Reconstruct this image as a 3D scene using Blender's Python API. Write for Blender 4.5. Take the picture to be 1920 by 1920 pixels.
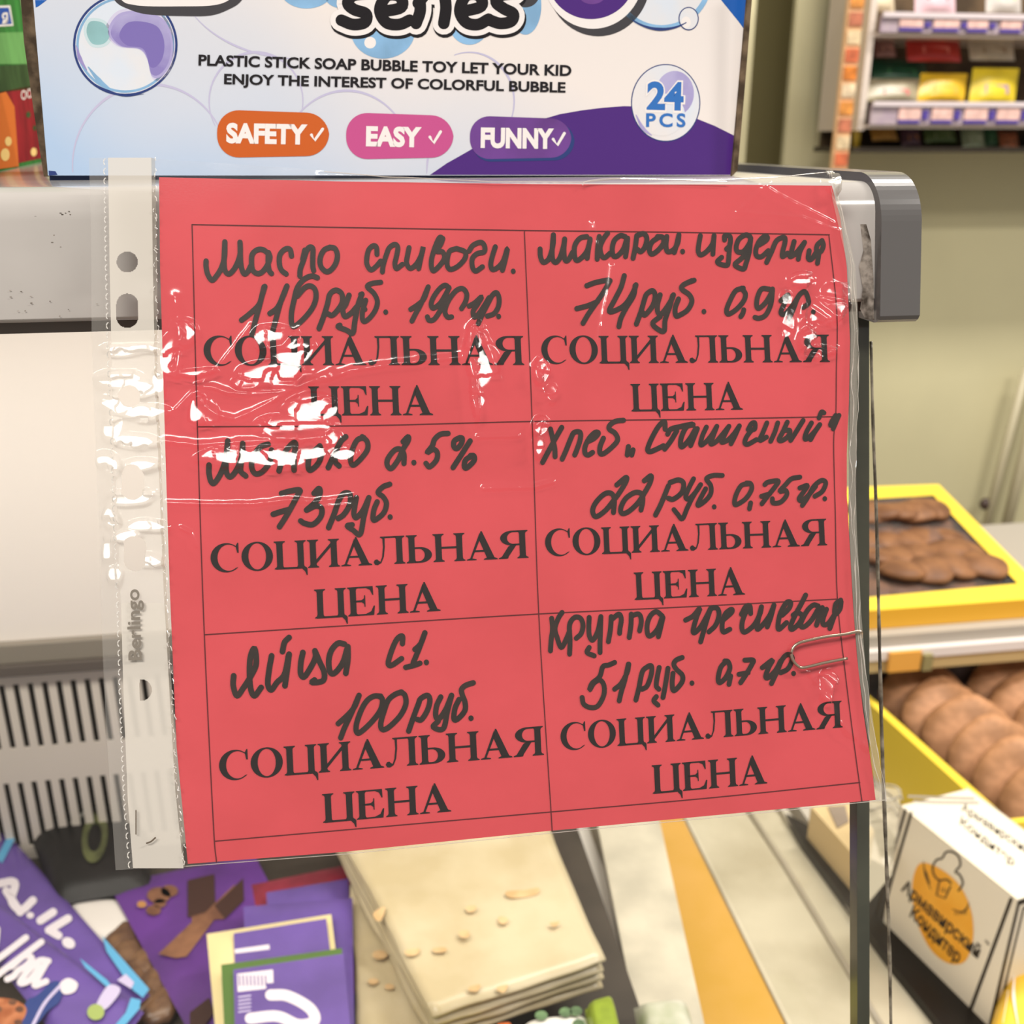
import bpy, bmesh, math, random
import numpy as np
from mathutils import Vector
from mathutils.geometry import tessellate_polygon

for o in list(bpy.data.objects):
    bpy.data.objects.remove(o, do_unlink=True)
S = bpy.context.scene
COL = S.collection
rnd = random.Random(7)

# ------------------------------------------------------------ camera
PITCH, YAW = math.radians(20.0), math.radians(9.04)
CAM = np.array([0.0, 0.0, 1.35])
FPX = 1920.0
cF = np.array([math.sin(YAW)*math.cos(PITCH), math.cos(YAW)*math.cos(PITCH), -math.sin(PITCH)])
cR = np.array([math.cos(YAW), -math.sin(YAW), 0.0])
cU = np.cross(cR, cF)
cam_d = bpy.data.cameras.new('camera')
cam = bpy.data.objects.new('camera', cam_d)
COL.objects.link(cam)
cam.location = CAM
cam.rotation_euler = (math.pi/2 - PITCH, 0, -YAW)
cam_d.sensor_width = 36.0
cam_d.lens = 36.0
cam_d.clip_start = 0.01
cam_d.dof.use_dof = True
cam_d.dof.focus_distance = 0.352
cam_d.dof.aperture_fstop = 16.5
S.camera = cam

# ------------------------------------------------------------ light and exposure
S.view_settings.view_transform = 'Standard'
S.view_settings.look = 'None'
S.view_settings.gamma = 1.0
S.view_settings.exposure = 0.0
S.view_settings.use_curve_mapping = False
W = bpy.data.worlds.new('shop_light')
S.world = W
W.use_nodes = True
W.node_tree.nodes['Background'].inputs[0].default_value = (1.0, 0.96, 0.90, 1)
W.node_tree.nodes['Background'].inputs[1].default_value = 0.45

def area(name, loc, target, sx, sy, power, col=(1.0, 0.95, 0.88)):
    d = bpy.data.lights.new(name, 'AREA')
    d.shape = 'RECTANGLE'; d.size = sx; d.size_y = sy
    d.energy = power; d.color = col
    o = bpy.data.objects.new(name, d); COL.objects.link(o)
    o.location = loc
    v = Vector(target) - Vector(loc)
    o.rotation_euler = v.to_track_quat('-Z', 'Y').to_euler()
    return o
LAMP = np.array([-0.58, -0.72, 2.75])
area('ceiling_lamp', LAMP, (-0.55, -0.55, 0), 1.2, 0.36, 44)
area('ceiling_lamp', (1.7, -0.25, 2.75), (1.7, -0.20, 0), 0.9, 0.15, 34)
area('ceiling_lamp', (1.25, 1.0, 2.75), (1.25, 1.12, 0), 1.5, 0.20, 50)
area('case_fill_light', (-0.30, 0.56, 1.275), (-0.30, 0.72, 0.6), 1.0, 0.06, 2.7, (1.0, 0.95, 0.86))  # unseen light added under the canopy to brighten the case interior

# ------------------------------------------------------------ helpers
def ray(px, py):
    return cF + cR*((px-960.0)/FPX) + cU*((960.0-py)/FPX)
def hit(px, py, P0, N):
    d = ray(px, py)
    t = np.dot(np.asarray(P0)-CAM, N)/np.dot(d, N)
    return CAM + d*t
def Zp(px, py, z): return hit(px, py, (0, 0, z), np.array([0, 0, 1.0]))
def Yp(px, py, y): return hit(px, py, (0, y, 0), np.array([0, 1.0, 0]))
def Xp(px, py, x): return hit(px, py, (x, 0, 0), np.array([1.0, 0, 0]))
def srgb(c):
    out = []
    for v in c:
        v /= 255.0
        out.append(v/12.92 if v <= 0.04045 else ((v+0.055)/1.055)**2.4)
    return tuple(out)

MATS = {}
def mat(name, c, rough=0.6, spec=0.4, var=0.0, scale=30.0, c2=None, metal=0.0, bump=0.0, bscale=200.0, coat=0.0):
    """principled surface; var/c2 = procedural colour variation over object coordinates"""
    if name in MATS: return MATS[name]
    m = bpy.data.materials.new(name); m.use_nodes = True
    nt = m.node_tree; b = nt.nodes['Principled BSDF']
    b.inputs['Roughness'].default_value = rough
    b.inputs['Specular IOR Level'].default_value = spec
    b.inputs['Metallic'].default_value = metal
    b.inputs['Coat Weight'].default_value = coat
    L = srgb(c)
    b.inputs['Base Color'].default_value = (*L, 1)
    if var > 0 or c2 is not None:
        tc = nt.nodes.new('ShaderNodeTexCoord'); nz = nt.nodes.new('ShaderNodeTexNoise')
        nz.inputs['Scale'].default_value = scale; nz.inputs['Detail'].default_value = 5
        nt.links.new(tc.outputs['Object'], nz.inputs['Vector'])
        rp = nt.nodes.new('ShaderNodeValToRGB')
        if c2 is None: c2 = tuple(max(0, v*(1-var)) for v in c)
        rp.color_ramp.elements[0].position = 0.38; rp.color_ramp.elements[1].position = 0.62
        rp.color_ramp.elements[0].color = (*srgb(c2), 1); rp.color_ramp.elements[1].color = (*L, 1)
        nt.links.new(nz.outputs['Fac'], rp.inputs['Fac'])
        nt.links.new(rp.outputs['Color'], b.inputs['Base Color'])
    if bump > 0:
        tc = nt.nodes.new('ShaderNodeTexCoord'); nz = nt.nodes.new('ShaderNodeTexNoise')
        nz.inputs['Scale'].default_value = bscale; nz.inputs['Detail'].default_value = 3
        nt.links.new(tc.outputs['Object'], nz.inputs['Vector'])
        bp = nt.nodes.new('ShaderNodeBump'); bp.inputs['Strength'].default_value = bump
        bp.inputs['Distance'].default_value = 0.001
        nt.links.new(nz.outputs['Fac'], bp.inputs['Height'])
        nt.links.new(bp.outputs['Normal'], b.inputs['Normal'])
    MATS[name] = m
    return m

def clear_mat(name, tint=(255, 255, 255), base=0.04, haze=0.0, rough=0.02, gain=0.9, hazecol=(235, 232, 226), bump=0.0, bscale=900.0):
    """clear film / pane: transparent, plus a facing-dependent mirror, plus a little milkiness"""
    if name in MATS: return MATS[name]
    m = bpy.data.materials.new(name); m.use_nodes = True
    nt = m.node_tree; nt.nodes.clear()
    out = nt.nodes.new('ShaderNodeOutputMaterial')
    tr = nt.nodes.new('ShaderNodeBsdfTransparent'); tr.inputs[0].default_value = (*srgb(tint), 1)
    df = nt.nodes.new('ShaderNodeBsdfDiffuse'); df.inputs[0].default_value = (*srgb(hazecol), 1)
    gl = nt.nodes.new('ShaderNodeBsdfGlossy'); gl.inputs['Roughness'].default_value = rough
    mx = nt.nodes.new('ShaderNodeMixShader'); mx.inputs[0].default_value = haze
    nt.links.new(tr.outputs[0], mx.inputs[1]); nt.links.new(df.outputs[0], mx.inputs[2])
    lw = nt.nodes.new('ShaderNodeLayerWeight'); lw.inputs[0].default_value = 0.5
    pw = nt.nodes.new('ShaderNodeMath'); pw.operation = 'POWER'; pw.inputs[1].default_value = 4.0
    nt.links.new(lw.outputs['Facing'], pw.inputs[0])
    ml = nt.nodes.new('ShaderNodeMath'); ml.operation = 'MULTIPLY_ADD'
    ml.inputs[1].default_value = gain; ml.inputs[2].default_value = base
    nt.links.new(pw.outputs[0], ml.inputs[0])
    m2 = nt.nodes.new('ShaderNodeMixShader')
    nt.links.new(ml.outputs[0], m2.inputs[0])
    nt.links.new(mx.outputs[0], m2.inputs[1]); nt.links.new(gl.outputs[0], m2.inputs[2])
    nt.links.new(m2.outputs[0], out.inputs[0])
    if bump > 0:
        tc = nt.nodes.new('ShaderNodeTexCoord'); nz = nt.nodes.new('ShaderNodeTexNoise')
        nz.inputs['Scale'].default_value = bscale; nz.inputs['Detail'].default_value = 2
        nt.links.new(tc.outputs['Object'], nz.inputs['Vector'])
        bp = nt.nodes.new('ShaderNodeBump'); bp.inputs['Strength'].default_value = bump
        bp.inputs['Distance'].default_value = 0.0004
        nt.links.new(nz.outputs['Fac'], bp.inputs['Height'])
        nt.links.new(bp.outputs['Normal'], gl.inputs['Normal'])
    MATS[name] = m
    return m

def tag(o, label=None, cat=None, group=None, kind=None):
    if label: o['label'] = label
    if cat: o['category'] = cat
    if group: o['group'] = group
    if kind: o['kind'] = kind
    return o
def empty(name, loc, label, cat, group=None):
    o = bpy.data.objects.new(name, None); COL.objects.link(o)
    o.empty_display_size = 0.02
    o.location = loc
    bpy.context.view_layer.update()
    return tag(o, label, cat, group)
def mesh(name, verts, faces, m, parent=None, smooth=False, fmat=None):
    """verts in world coordinates; stored relative to the parent's origin"""
    off = np.array(parent_loc(parent)) if parent else np.zeros(3)
    me = bpy.data.meshes.new(name)
    me.from_pydata([tuple(np.asarray(v, float)-off) for v in verts], [], [tuple(f) for f in faces])
    ms = m if isinstance(m, (list, tuple)) else [m]
    for x in ms: me.materials.append(x)
    if fmat is not None:
        me.polygons.foreach_set('material_index', list(fmat))
    if smooth: me.polygons.foreach_set('use_smooth', [True]*len(me.polygons))
    me.update()
    o = bpy.data.objects.new(name, me); COL.objects.link(o)
    if parent: o.parent = parent
    return o
def parent_loc(p):
    v = np.zeros(3)
    while p is not None:
        v = v + np.array(p.location); p = p.parent
    return v
class MB:
    """collects geometry that belongs to one mesh"""
    def __init__(s): s.v = []; s.f = []; s.m = []
    def add(s, verts, faces, mi=0):
        n = len(s.v); s.v += [np.asarray(a, float) for a in verts]
        s.f += [tuple(i+n for i in f) for f in faces]; s.m += [mi]*len(faces); return s
    def box(s, lo, hi, mi=0):
        x0, y0, z0 = lo; x1, y1, z1 = hi
        v = [(x0,y0,z0),(x1,y0,z0),(x1,y1,z0),(x0,y1,z0),(x0,y0,z1),(x1,y0,z1),(x1,y1,z1),(x0,y1,z1)]
        return s.add(v, [(0,3,2,1),(4,5,6,7),(0,1,5,4),(1,2,6,5),(2,3,7,6),(3,0,4,7)], mi)
    def prism(s, loop, vec, mi=0):
        """closed solid: planar loop swept along vec"""
        a = [np.asarray(p, float) for p in loop]; v = np.asarray(vec, float); n = len(a)
        tri = tessellate_polygon([[Vector(p) for p in a]])
        f = [tuple(t) for t in tri] + [tuple(i+n for i in reversed(t)) for t in tri]
        f += [(i, (i+1) % n, (i+1) % n+n, i+n) for i in range(n)]
        return s.add(a+[p+v for p in a], f, mi)
    def tube(s, pts, r, n=10, mi=0, cap=True):
        pts = [np.asarray(p, float) for p in pts]; rings = []
        up = np.array([0.13, 0.37, 0.92])
        for i, p in enumerate(pts):
            d = pts[min(i+1, len(pts)-1)]-pts[max(i-1, 0)]; d /= np.linalg.norm(d)+1e-12
            a = np.cross(d, up); a /= np.linalg.norm(a)+1e-12; b = np.cross(d, a)
            rr = r[i] if isinstance(r, (list, tuple)) else r
            rings.append([p+rr*(math.cos(2*math.pi*k/n)*a+math.sin(2*math.pi*k/n)*b) for k in range(n)])
        v = [q for R in rings for q in R]; f = []
        for i in range(len(rings)-1):
            for k in range(n):
                f.append((i*n+k, i*n+(k+1) % n, (i+1)*n+(k+1) % n, (i+1)*n+k))
        if cap:
            f.append(tuple(range(n-1, -1, -1))); f.append(tuple((len(rings)-1)*n+k for k in range(n)))
        return s.add(v, f, mi)
    def ball(s, c, r, nu=14, nv=9, mi=0, fn=None):
        c = np.asarray(c, float); r = np.asarray(r, float)*np.ones(3); v = []; f = []
        for i in range(nv+1):
            th = math.pi*i/nv
            for k in range(nu):
                ph = 2*math.pi*k/nu
                d = np.array([math.sin(th)*math.cos(ph), math.sin(th)*math.sin(ph), math.cos(th)])
                v.append(c+d*r*(fn(d) if fn else 1.0))
        for i in range(nv):
            for k in range(nu):
                f.append((i*nu+k, (i+1)*nu+k, (i+1)*nu+(k+1) % nu, i*nu+(k+1) % nu))
        return s.add(v, f, mi)
    def build(s, name, m, parent=None, smooth=False):
        return mesh(name, s.v, s.f, m, parent, smooth, s.m)

def bevel(o, w, seg=2):
    md = o.modifiers.new('bevel', 'BEVEL'); md.width = w; md.segments = seg; md.limit_method = 'ANGLE'
    md.angle_limit = math.radians(40)
    return o

# ---------- flat artwork drawn in 2D and laid on a real surface through a map (x, y) -> point
def catmull(p, k=6, closed=False):
    p = [np.asarray(q, float) for q in p]
    if len(p) < 3: return p
    n = len(p); out = []
    for i in range(n if closed else n-1):
        a = p[(i-1) % n] if closed or i > 0 else 2*p[0]-p[1]
        b = p[i]; c = p[(i+1) % n]
        d = p[(i+2) % n] if closed or i+2 < n else 2*p[-1]-p[-2]
        for j in range(k):
            t = j/k
            out.append(0.5*((2*b)+(-a+c)*t+(2*a-5*b+4*c-d)*t*t+(-a+3*b-3*c+d)*t**3))
    if not closed: out.append(p[-1])
    return out
class Art:
    def __init__(s, fn): s.fn = fn; s.mb = MB()
    def poly(s, loops, mi=0, off=0.0):
        loops = [[Vector((p[0], p[1], 0)) for p in L] for L in loops]
        tri = tessellate_polygon(loops); pts = [p for L in loops for p in L]
        s.mb.add([s.fn(p[0], p[1], off) for p in pts], tri, mi); return s
    def stroke(s, pts, w, mi=0, off=0.0, smooth=True, k=6, taper=None):
        """pen line with round ends; every point lies a hair above the one before, so crossings stay clean"""
        p = catmull(pts, k) if smooth else [np.asarray(q, float) for q in pts]
        n = len(p); L = []; R = []; s.lift = getattr(s, 'lift', 0.0)+2e-6; o0 = off+s.lift
        D = []
        for i in range(n):
            d = p[min(i+1, n-1)]-p[max(i-1, 0)]; l = math.hypot(*d)+1e-9
            nn = np.array([-d[1], d[0]])/l; D.append(nn)
            ww = w*0.5*(1.0 if taper is None else (1-taper*abs(2*i/(n-1)-1)))
            L.append(p[i]+nn*ww); R.append(p[i]-nn*ww)
        st = 2e-7
        v = [s.fn(q[0], q[1], o0+st*i) for i, q in enumerate(L)]+[s.fn(q[0], q[1], o0+st*i) for i, q in enumerate(R)]
        f = [(i, i+1, n+i+1, n+i) for i in range(n-1)]
        if taper is None:
            for e, sg in ((0, -1), (n-1, 1)):
                nn = D[e]; t = np.array([nn[1], -nn[0]])*sg; b = len(v); m = 8
                v += [s.fn(*(p[e]+(nn*math.cos(q)+t*math.sin(q))*w*0.5), o0+st*e) for q in np.linspace(0, math.pi, m+1)]
                f.append(tuple(range(b, b+m+1)))
        s.mb.add(v, f, mi)
        return s
    def disc(s, c, rx, ry, mi=0, off=0.0, n=40, hole=0.0, rot=0.0):
        cr, sr = math.cos(rot), math.sin(rot)
        o = [(c[0]+rx*math.cos(t)*cr-ry*math.sin(t)*sr, c[1]+rx*math.cos(t)*sr+ry*math.sin(t)*cr) for t in (2*math.pi*i/n for i in range(n))]
        if hole > 0:
            q = [(c[0]+(a-c[0])*hole, c[1]+(b-c[1])*hole) for a, b in o]
            s.mb.add([s.fn(a, b, off) for a, b in o+q], [(i, (i+1) % n, n+(i+1) % n, n+i) for i in range(n)], mi); return s
        s.mb.add([s.fn(a, b, off) for a, b in o], [tuple(range(n))], mi); return s
    def text(s, body, x0, y0, x1, y1, h, mi=0, off=0.0, bold=0.0, lean=0.0, space=1.0):
        """body set from (x0,y0) to (x1,y1) along its baseline; h = cap height; y grows downwards"""
        c = bpy.data.curves.new('t', 'FONT'); c.body = body; c.size = 1.0; c.offset = bold; c.space_character = space
        c.resolution_u = 4; c.fill_mode = 'FRONT'
        o = bpy.data.objects.new('t', c); COL.objects.link(o)
        dg = bpy.context.evaluated_depsgraph_get(); dg.update()
        ev = o.evaluated_get(dg); me = ev.to_mesh()
        P = np.array([v.co[:2] for v in me.vertices]); F = [tuple(p.vertices) for p in me.polygons]
        ev.to_mesh_clear(); bpy.data.objects.remove(o, do_unlink=True); bpy.data.curves.remove(c)
        a, b = P[:, 0].min(), P[:, 0].max(); cap = P[:, 1].max() if body.isupper() or body.isdigit() else 0.70
        u = (P[:, 0]-a)/(b-a); v = P[:, 1]/cap
        dx, dy = x1-x0, y1-y0; l = math.hypot(dx, dy)
        ex, ey = dx/l, dy/l; nx, ny = ey, -ex
        X = x0+dx*u+nx*v*h+ex*lean*v*h; Y = y0+dy*u+ny*v*h+ey*lean*v*h
        s.mb.add([s.fn(p, q, off) for p, q in zip(X, Y)], F, mi); return s
    def build(s, name, m, parent=None): return s.mb.build(name, m, parent)
def rrect(x0, y0, x1, y1, r, n=8):
    out = []
    for cx, cy, a in ((x1-r, y0+r, -90), (x1-r, y1-r, 0), (x0+r, y1-r, 90), (x0+r, y0+r, 180)):
        for i in range(n+1):
            t = math.radians(a+90*i/n); out.append((cx+r*math.cos(t), cy+r*math.sin(t)))
    return out
def vnoise(x, y, seed=0):
    xi = np.floor(x).astype(int); yi = np.floor(y).astype(int); fx = x-xi; fy = y-yi
    fx = fx*fx*fx*(fx*(fx*6-15)+10); fy = fy*fy*fy*(fy*(fy*6-15)+10)
    def h(a, b):
        n = (a*374761393+b*668265263+seed*1442695041) & 0x7fffffff
        n = ((n ^ (n >> 13))*1274126177) & 0x7fffffff
        return ((n ^ (n >> 16)) & 0xffff)/65535.0
    return (h(xi, yi)*(1-fx)+h(xi+1, yi)*fx)*(1-fy)+(h(xi, yi+1)*(1-fx)+h(xi+1, yi+1)*fx)*fy
# ------------------------------------------------------------ key planes
def tilt(a): a = math.radians(a); return np.array([0, -math.cos(a), math.sin(a)])
SHEET_N = tilt(22)
SHEET_P = CAM+cF*0.32
cam_d.dof.focus_distance = 0.32
def SP(px, py, off=0.0): return hit(px, py, SHEET_P, SHEET_N)+SHEET_N*off
TOP = SP(930, 345)
FACE_N = tilt(14)
FACE_P = TOP+np.array([0, 0.0045, 0])
def FP(px, py, off=0.0): return hit(px, py, FACE_P, FACE_N)+FACE_N*off
GLASS_P = FACE_P+np.array([0, 0.013, 0])
def GP(px, py): return hit(px, py, GLASS_P, FACE_N)
ZTOP = TOP[2]-0.0004
ZDECK = 0.755
XEND = GP(1629, 1000)[0]
XCAP0, XCAP1 = FP(1640, 560, 0.004)[0], FP(1714, 560, 0.004)[0]
YBACK = 0.80

# ------------------------------------------------------------ setting
def structure(o): o['kind'] = 'structure'; return o
wallm = mat('cream_paint', (206, 198, 160), 0.55, 0.3, var=0.04, scale=2.5)
structure(MB().box((-2.6, 2.05, 0), (Yp(1408, 150, 2.05)[0], 2.15, 2.9)).build('wall_back', wallm))
structure(MB().box((Yp(1482, 150, 2.03)[0], 2.03, 0), (3.2, 2.045, 2.9)).build('wall_right', wallm))
structure(MB().box((0.3, 2.28, 0), (1.6, 2.40, 2.9)).build('shade_backing', mat('shaded_wall_paint', (150, 140, 98), 0.6, 0.3)))  # darker olive backing paints shade into the gap between the walls
structure(MB().box((-2.6, -2.5, -0.05), (3.2, 2.4, 0)).build('floor', mat('floor_tiles', (150, 140, 128), 0.4, 0.4, var=0.15, scale=6)))

# ------------------------------------------------------------ refrigerated display case
case = empty('display_case', (0, 0.6, 0), 'grey refrigerated display case with rounded canopy and glass front', 'display case')
greyp = mat('grey_plastic', (184, 178, 173), 0.13, 0.5, var=0.05, scale=14)
darkp = mat('charcoal_plastic', (92, 89, 88), 0.22, 0.5)
def canopy_profile(out, rad, zb, ztop, rb=0.002):
    """(y, z) loop of the canopy section, front face leaning like the glass"""
    tz = math.tan(math.radians(14))
    def fy(z): return FACE_P[1]-(FACE_P[2]-z)*tz-out/math.cos(math.radians(14))
    pts = []
    zc = ztop-rad; yc = fy(zc)+rad/math.cos(math.radians(14))-0.0004
    for i in range(4):
        t = math.radians(-90-(90-14-4)*i/3)
        cy, cz = fy(zb+rb)+rb, zb+rb
        pts.append((cy+rb*math.cos(t), cz+rb*math.sin(t)))
    for i in range(15):
        t = math.radians(180-14+14*0-(90+0)*i/14) if False else math.radians(166-76*i/14)
        pts.append((yc+rad*math.cos(t), zc+rad*math.sin(t)))
    pts.append((0.86, ztop)); pts.append((0.86, zb))
    return pts
zb = FP(100, 606)[2]
prof = canopy_profile(0, 0.0125, zb, ZTOP)
c = MB().prism([(-1.0, y, z) for y, z in prof], (XCAP0+1.0, 0, 0)).build('canopy', greyp, case)
c.data.polygons.foreach_set('use_smooth', [True]*len(c.data.polygons))
bevel(c, 0.0004, 1)
zc0 = FP(1690, 604)[2]
prof = canopy_profile(0.0042, 0.020, zc0, ZTOP+0.0030, 0.004)
c = MB().prism([(XCAP0, y, z) for y, z in prof], (XCAP1-XCAP0, 0, 0)).build('end_cap', darkp, case)
bevel(c, 0.0012, 3); tag(c, 'dark charcoal end cap')
# grime line where the canopy meets the cap
gm = mat('grime', (70, 62, 55), 0.8, 0.1, c2=(160, 150, 140), scale=260)
def FG(px, py, off=0): return FP(px, py, off+0.0003)
a = Art(FG)
edge = [(1612, 420), (1618, 470), (1610, 500), (1617, 540), (1612, 580), (1621, 598)]
a.poly([edge+[(1638, 600), (1637, 520), (1632, 450), (1622, 415)]])
a.build('stain', gm, case)
a = Art(FG)
for k in range(26):
    q = (rnd.uniform(8, 190), rnd.choice([rnd.uniform(395, 470), rnd.uniform(530, 602)]))
    a.disc(q, rnd.uniform(0.8, 2.6), rnd.uniform(0.6, 1.4), 0, 0, 8)
a.build('specks', gm, case)['kind'] = 'stuff'
# lower lip of the canopy and the dark underside strip
y0, y1 = FP(100, 606)[1], FP(100, 632)[1]
z1 = FP(100, 631)[2]
MB().box((-1.0, y0+0.006, z1), (XCAP0, y0+0.016, zb+0.0005)).build('glass_channel', mat('dark_rubber', (92, 84, 78), 0.5, 0.3), case)
MB().box((-1.0, y0+0.016, zb-0.002), (XEND, 0.82, zb)).build('canopy_underside', mat('white_panel', (236, 228, 222), 0.35, 0.4), case)
# front glass, leaning
clear = clear_mat('clear_glass', (251, 251, 249), base=0.008, haze=0.012, rough=0.01, gain=0.5)
gt, gb = GP(1629, 625), None
tz = math.tan(math.radians(14))
def gy(z): return GLASS_P[1]-(GLASS_P[2]-z)*tz
zt_, zb_ = z1+0.002, ZDECK-0.02
gl = MB().add([(-1.0, gy(zb_), zb_), (XEND, gy(zb_), zb_), (XEND, gy(zt_), zt_), (-1.0, gy(zt_), zt_)], [(0, 1, 2, 3)]).build('front_glass', clear, case)
w = 0.0050
MB().prism([(XEND-w, gy(zb_)-0.0004, zb_), (XEND, gy(zb_)-0.0004, zb_), (XEND, gy(zt_)-0.0004, zt_), (XEND-w, gy(zt_)-0.0004, zt_)], (0, 0.006, 0)).build('glass_edge', mat('green_glass_edge', (72, 73, 60), 0.12, 0.6, var=0.2, scale=25), gl)
# right side glass: thin chipped front edge plus the pane running back
def SG(px, py): return hit(px, py, GLASS_P+np.array([0, 0.004, 0]), FACE_N)
edge_pts = [(1633, 640), (1637, 800), (1643, 960), (1647, 1120), (1650, 1250), (1654, 1400), (1660, 1560), (1665, 1700), (1668, 1800), (1671, 1960), (1676, 2300)]
sp = [SG(*p) for p in catmull(edge_pts, 8)]
m = MB(); n = len(sp)
rr = [0.0007*(0.75+0.5*vnoise(np.array(i*0.4), np.array(0.3), 3)) for i in range(n)]
m.tube(sp, rr, 8)
e = m.build('side_glass_edge', mat('chipped_edge', (150, 140, 122), 0.25, 0.6, c2=(74, 66, 54), scale=140), case, True)
pane = MB()
pane.add(sp+[p+np.array([0.004, 0.42, 0]) for p in sp], [(i, i+1, n+i+1, n+i) for i in range(n-1)])
pane.build('side_glass', clear_mat('side_pane', (250, 250, 248), base=0.0, haze=0.02, rough=0.02, gain=0.12), case)
# rear wall of the case: white panel, rail, slotted air panel
zr0, zr1 = Yp(100, 1196, YBACK)[2], Yp(100, 1252, YBACK)[2]
MB().box((-1.0, YBACK, zr0), (XEND, YBACK+0.012, zb-0.002)).build('rear_panel', mat('white_panel', (236, 228, 222)), case)
r = MB(); r.box((-1.0, YBACK-0.012, zr1), (XEND, YBACK+0.012, zr1+0.010), 1); r.box((-1.0, YBACK-0.008, zr1+0.010), (XEND, YBACK+0.012, zr0), 0)
bevel(r.build('rear_rail', [mat('steel_rail', (150, 142, 130), 0.35, 0.5, metal=0.3), mat('dark_rubber', (92, 84, 78))], case), 0.001)
vp = MB()
za = [zr1, Yp(100, 1278, YBACK)[2], Yp(100, 1398, YBACK)[2], Yp(100, 1462, YBACK)[2], Yp(100, 1582, YBACK)[2], ZDECK]
pitch = (Yp(188, 1340, YBACK)[0]-Yp(0, 1340, YBACK)[0])/7.0
x0 = Yp(12, 1340, YBACK)[0]
vp.box((-1.0, YBACK, za[1]), (XEND, YBACK+0.002, za[0])); vp.box((-1.0, YBACK, za[3]), (XEND, YBACK+0.002, za[2])); vp.box((-1.0, YBACK, za[5]), (XEND, YBACK+0.002, za[4]))
k = -40
while x0+k*pitch < XEND:
    for s in (1, 3):
        vp.box((x0+(k+0.22)*pitch, YBACK, za[s+1]), (min(XEND, x0+(k+0.80)*pitch), YBACK+0.002, za[s]))
    k += 1
vp.build('air_vent_panel', mat('vent_grey', (212, 203, 192), 0.4, 0.4), case)
MB().box((-1.0, YBACK+0.03, ZDECK), (XEND, YBACK+0.035, zr1)).build('vent_cavity', mat('vent_dark', (52, 46, 40), 0.8, 0.1), case)
MB().box((-1.0, gy(ZDECK)+0.008, ZDECK-0.03), (XEND, YBACK+0.03, ZDECK)).build('deck', mat('deck_dark', (74, 66, 58), 0.5, 0.3, var=0.2, scale=12), case)
MB().box((-1.0, gy(ZDECK)+0.0, 0.02), (XEND+0.02, YBACK+0.06, ZDECK-0.03)).build('base_cabinet', mat('cabinet_white', (214, 208, 200), 0.4, 0.4), case)
def board(name, q, z, th, m, parent):
    return bevel(MB().prism([Zp(x, y, z) for x, y in q], (0, 0, -th)).build(name, m, parent), 0.0015)
board('side_frame', [(1110, 1480), (1221, 1480), (1318, 1925), (1196, 1925)], ZDECK-0.012, 0.05, mat('frame_grey', (206, 198, 178), 0.3, 0.5, var=0.12, scale=18), case)

# ------------------------------------------------------------ neighbouring low counter
ZC = 0.64
cnt = empty('side_counter', (0.5, 0.8, 0), 'cream side counter with yellow edge board and steel rail beside the display case', 'counter')
cream = mat('cream_board', (202, 193, 170), 0.32, 0.5, c2=(176, 166, 142), scale=9)
board('yellow_edge_board', [(1221, 1480), (1236, 1440), (1475, 1925), (1318, 1925)], ZC, 0.02, mat('yellow_board', (206, 158, 76), 0.35, 0.5, c2=(196, 150, 54), scale=10), cnt)
board('worktop', [(1236, 1440), (1400, 1440), (1770, 1925), (1475, 1925)], ZC, 0.02, cream, cnt)
def cline(name, q, z, r, m): return MB().tube([Zp(x, y, z) for x, y in q], r, 8).build(name, m, cnt, True)
cline('rail', [(1400, 1420), (1476, 1530), (1598, 1706), (1774, 1925)], ZC+0.004, 0.0045, mat('pale_rail', (206, 198, 184), 0.25, 0.6))
cline('rail', [(1390, 1500), (1470, 1620), (1592, 1822), (1652, 1925)], ZC+0.001, 0.003, mat('dull_rail', (168, 158, 140), 0.4, 0.4))
board('raised_ledge', [(1450, 1440), (1600, 1440), (1690, 1745), (1800, 1925), (1778, 1925)], ZC+0.006, 0.02, mat('grey_ledge', (204, 196, 184), 0.3, 0.5, var=0.06, scale=8), cnt)
ZB, ZT = ZC+0.010, 0.782
WA, WB = Zp(1692, 1511, ZT), Zp(1905, 1687, ZT)
WA0, WB0 = np.array([WA[0], WA[1], ZB]), np.array([WB[0], WB[1], ZB])
dv = (WB-WA)/np.linalg.norm(WB-WA); sn = np.cross(dv, [0, 0, 1.0]); sn = sn if sn @ (CAM-WA) > 0 else -sn
back = -sn*0.075
loop = [Zp(1474, 1525, ZB), WA0+back*1.02-dv*0.01, WB0+back*1.02+dv*0.03, WB0+dv*0.03, Zp(1776, 1935, ZB), Zp(1667, 1800, ZB), Zp(1504, 1578, ZB)]
MB().prism(loop, (0, 0, -0.012)).build('black_slab', mat('plain_black', (26, 22, 20), 0.4, 0.3), cnt)  # plain black slab under and beside the white carton
MB().box((0.25, 0.45, 0.01), (0.66, 0.85, ZC-0.03)).build('counter_body', mat('cabinet_white', (214, 208, 200)), cnt)
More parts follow.
